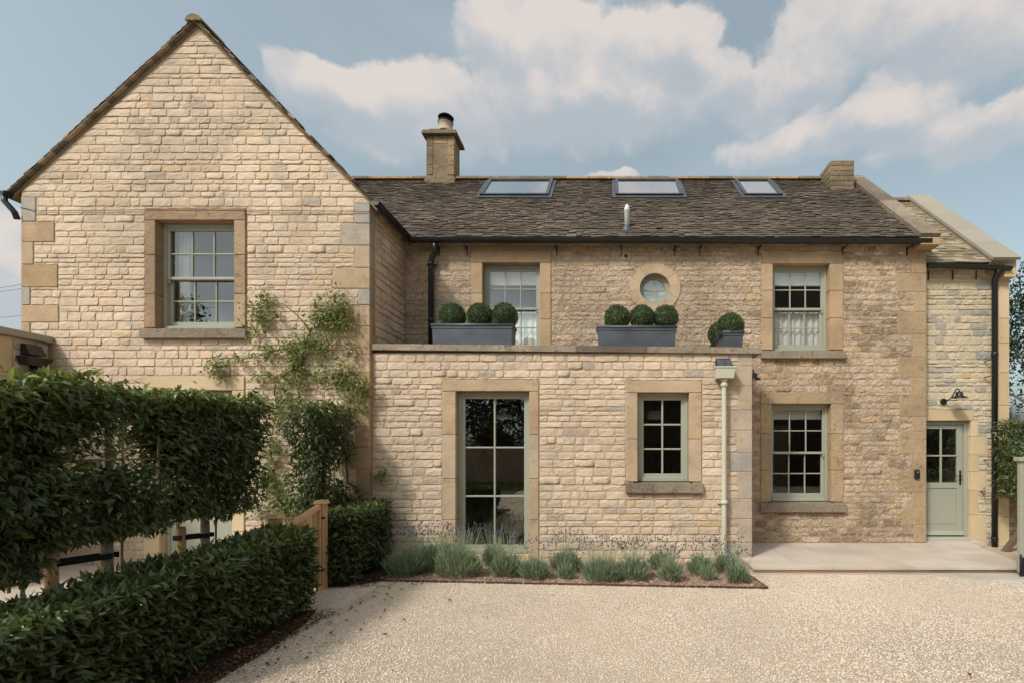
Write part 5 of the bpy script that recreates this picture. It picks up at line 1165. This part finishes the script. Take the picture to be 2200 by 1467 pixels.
for i, (px, py, w, h, s_, yl) in enumerate([(870,1238,.52,.40,60,.05),(915,1228,.5,.44,60,.1),(985,1240,.60,.46,90,.08),(950,1215,.45,.42,60,.15),(1088,1240,.40,.38,60,0),(1060,1215,.3,.4,40,.05),(1148,1246,.37,.33,40,0),(1216,1230,.42,.36,55,.1),(1216,1246,.2,.22,12,.05),(1292,1250,.48,.36,75,0),(1362,1247,.38,.34,80,0),(1440,1250,.30,.27,60,.05),(1420,1225,.34,.3,40,.12),(1505,1236,.34,.3,45,.1),(1521,1248,.18,.2,10,.2),(1585,1254,.28,.27,45,0),(1562,1230,.3,.3,50,0)]):
    lavender(px, py, w, h, s_, yl, i + 3)

# ------------------------------------------------------------------ loose gravel, bark and fallen leaves
def inpoly(P, poly):
    x, y = P[:, 0], P[:, 1]; r = np.zeros(len(P), bool); j = len(poly) - 1
    for i in range(len(poly)):
        xi, yi = poly[i]; xj, yj = poly[j]
        with np.errstate(divide='ignore', invalid='ignore'): r ^= ((yi > y) != (yj > y)) & (x < (xj - xi) * (y - yi) / (yj - yi + 1e-12) + xi)
        j = i
    return r
def scatter(N, x0, x1, y0, y1): return np.stack([npr.uniform(x0, x1, N), npr.uniform(y0, y1, N)], 1)
def pebbles(P, r0, r1, name, mat, flat=.55, z=.0):
    N = len(P); r = npr.uniform(r0, r1, N); a = npr.random(N) * math.tau; c, s = np.cos(a), np.sin(a); B = np.array([[1,0,0],[0,1,0],[-1,0,0],[0,-1,0],[0,0,1],[0,0,-1.]])
    V = B[None] * npr.uniform(.6, 1.25, (N, 6, 1)) * np.stack([r, r * npr.uniform(.55, .95, N), r * flat], 1)[:, None, :]; V[:, :, :2] += npr.normal(0, .18, (N, 6, 2)) * r[:, None, None]
    X = V[..., 0] * c[:, None] - V[..., 1] * s[:, None]; Y = V[..., 0] * s[:, None] + V[..., 1] * c[:, None]; tz = npr.normal(0, .25, (N, 1))
    V = np.stack([X + P[:, :1], Y + P[:, 1:2], V[..., 2] + X * tz + z + (r * flat * .35)[:, None]], -1).reshape(-1, 3); i = np.arange(N)[:, None] * 6
    Fc = np.concatenate([np.concatenate([i + [4, k, (k+1) % 4], i + [5, (k+1) % 4, k]], 1) for k in range(4)], 1).reshape(-1, 3)
    o = npobj(name, V, Fc, mat, None, np.repeat(.12 + .85 * npr.beta(2.4, 1.8, N), 6)); tag(o, kind='stuff'); return o
bedp = [(-2.95, 6.27), (1.93, 5.93), (1.86, 6.6), (1.9, 7.26), (-2.9, 7.26)]
P = np.concatenate([scatter(110000, -3.0, 6.6, 3.0, 6.62), scatter(9000, -3.7, -2.9, 5.0, 6.3)])
terp = [(1.95, 6.60), (9, 6.60), (9, 9), (1.95, 9)]; crosp = [(4.35, 6.62), (9, 6.62), (9, 5.0), (5.85, 5.75)]
edge = np.array([mnoise.noise(Vector((p[0]*5, p[1]*5, 3))) for p in P]) * .05
Pe = P + np.stack([edge, edge], 1)
soilp = [(-3.76, .6), (-2.92, .6), (-2.91, 4.1), (-2.99, 4.75), (-3.14, 5.12), (-3.76, 5.12)]; soil2 = [(-3.95, 5.98), (-3.32, 5.98), (-2.97, 6.25), (-2.9, 7.24), (-3.95, 7.24)]
ok = ~(inpoly(P, bedp) | inpoly(P, terp) | inpoly(Pe, soilp) | inpoly(Pe, soil2) | inpoly(P, crosp) | ((P[:, 1] < 3.35) & (npr.random(len(P)) < 0)))
tag(pebbles(P[ok], .006, .0135, 'loose_gravel', 'gravel', .5), 'loose pale buff gravel covering the drive', 'gravel')
def chips(P, l0, l1, wr, name, mat, tints, z=.02, th=.002, tilt=.3):
    N = len(P); O = np.tile(np.array([0., 0, 1]), (N, 1)); a = npr.random(N) * math.tau; d = np.stack([np.cos(a), np.sin(a), npr.normal(0, tilt, N)], 1); d /= np.linalg.norm(d, axis=1)[:, None]
    n = np.stack([npr.normal(0, tilt, N), npr.normal(0, tilt, N), np.ones(N)], 1); n -= d * (n*d).sum(1)[:, None]; n /= np.linalg.norm(n, axis=1)[:, None]; L = npr.uniform(l0, l1, N)
    V, Fc = leaf_arrays(np.concatenate([P, np.full((N, 1), z) + npr.random((N, 1)) * .012], 1), d, n, np.cross(d, n), L, L * wr); o = npobj(name, V, Fc, mat, None, np.repeat(tints, 5)); tag(o, kind='stuff'); return o
P = scatter(9000, -2.95, 2.0, 5.9, 7.24); P = P[inpoly(P, bedp)]
tag(chips(P, .02, .055, .4, 'bark_mulch', 'mulch', npr.random(len(P))), 'grey-brown bark mulch in the lavender bed', 'mulch')
P = np.concatenate([scatter(1500, -3.1, -2.86, 2.2, 5.1), scatter(300, -3.4, -2.9, 5.95, 6.5)])
tag(chips(P, .015, .045, .5, 'leaf_litter', 'leaf_dead', np.where(npr.random(len(P)) < .12, .66, npr.choice([0., .3, .95, .95], len(P)))), 'brown leaf litter along the foot of the low hedges', 'leaf litter')
P = np.concatenate([np.stack([-2.85 + npr.exponential(.32, 130), npr.uniform(3.1, 6.2, 130)], 1), scatter(8, -1.5, 4.5, 3.4, 5.8)]); P = P[P[:, 1] < 6.2 - .03 * (P[:, 0] + 3)]
tag(chips(P, .03, .06, .5, 'fallen_leaves', 'leaf_dead', npr.choice([0., .15, .3, .66, .95], len(P), p=[.3, .2, .2, .1, .2]), .022), 'scattered russet fallen leaves on the gravel', 'leaf litter')

# ------------------------------------------------------------------ oddments left in the courtyard
def odd():
    y = 6.75
    e = empty('storage_tub', (PX(8, y), y, 0), 'white plastic tub with red band standing in the courtyard', 'tub'); x = PX(6, y)
    MB().hexa([(x-.12,y-.1,.006),(x+.12,y-.1,.006),(x+.12,y+.1,.006),(x-.12,y+.1,.006),(x-.15,y-.13,.19),(x+.15,y-.13,.19),(x+.15,y+.13,.19),(x-.15,y+.13,.19)]).build('body', 'white_plastic', e); MB().cbox(x-.16, x+.16, y-.14, y+.14, .16, .175, .004).build('band', 'rust', e)
    y = 6.45; x = PX(22, y); e = empty('small_crate', (x, y, 0), 'small brown crate of bulbs on the courtyard paving', 'crate'); m = MB()
    for a in ((x-.1, x+.1, y-.07, y-.06), (x-.1, x+.1, y+.06, y+.07), (x-.1, x-.09, y-.06, y+.06), (x+.09, x+.1, y-.06, y+.06)): m.box(*a, .006, .06)
    m.build('body', 'timber_old', e)
    for k in range(10): MB().lathe((x - .08 + .032 * (k % 5) + .01, y - .03 + .05 * (k // 5), .03), [(.004, 0), (.018, .012), (.016, .026), (.004, .045)], 8, t=.9).build('bulb', 'terracotta', e)
    y = 6.85; x = PX(66, y); e = empty('dark_bucket', (x, y, 0), 'black bucket standing against the gable wall', 'bucket'); MB().lathe((x, y, .006), [(.10, 0), (.13, .2), (.135, .21), (.125, .205), (.1, .02)], 18).build('body', 'black_matt', e)
    y = 6.6; x = PX(52, y); tag(MB().lathe((x, y, .05), [(.01, -.11), (.016, -.08), (.04, -.05), (.04, .1), (.035, .11)], 14, 'x').build('glass_bottle', 'bottle_green'), 'green bottle lying on the courtyard paving', 'bottle')
    y = 6.95; x = PX(96, y); V = []
    tag(MB().lathe((x, y, .0), [(.07, .0), (.12, .06), (.1, .15), (.04, .2), (.004, .21)], 9, smooth=False).build('loose_stone', 'stone_pale'), 'loose lump of stone at the foot of the gable', 'stone')
    m = MB(); m.tube([(PX(80, 6.8), 6.8, .02), (PX(95, 6.7), 6.72, .015), (PX(110, 6.8), 6.85, .03), (PX(122, 6.9), 6.9, .015), (PX(100, 6.85), 6.95, .05)], .012, 6); tag(m.build('coiled_hose', 'bottle_green'), 'short length of coiled green hose in the courtyard', 'hose')
odd()
for za, zb_, yy in ((5.0, 6.4, 12.), (4.95, 6.2, 12.3), (3.9, 4.3, 12.)):
    a, b = Vector((-9.2, yy, PZ(505 if za > 4.97 else (511 if za > 4.5 else 602), yy))), Vector((-60, yy + 30, zb_ + 9)); 
    tag(MB().tube([a + (b - a) * t + Vector((0, 0, -2.2 * t * (1 - t))) for t in [i/12 for i in range(13)]], .009, 5).build('overhead_wire', 'black_matt'), ('thin overhead wire of the upper pair, level with the gable window head' if za > 4.5 else 'single lower overhead wire beside the gable corner'), 'wire', 'overhead wires beside the gable')
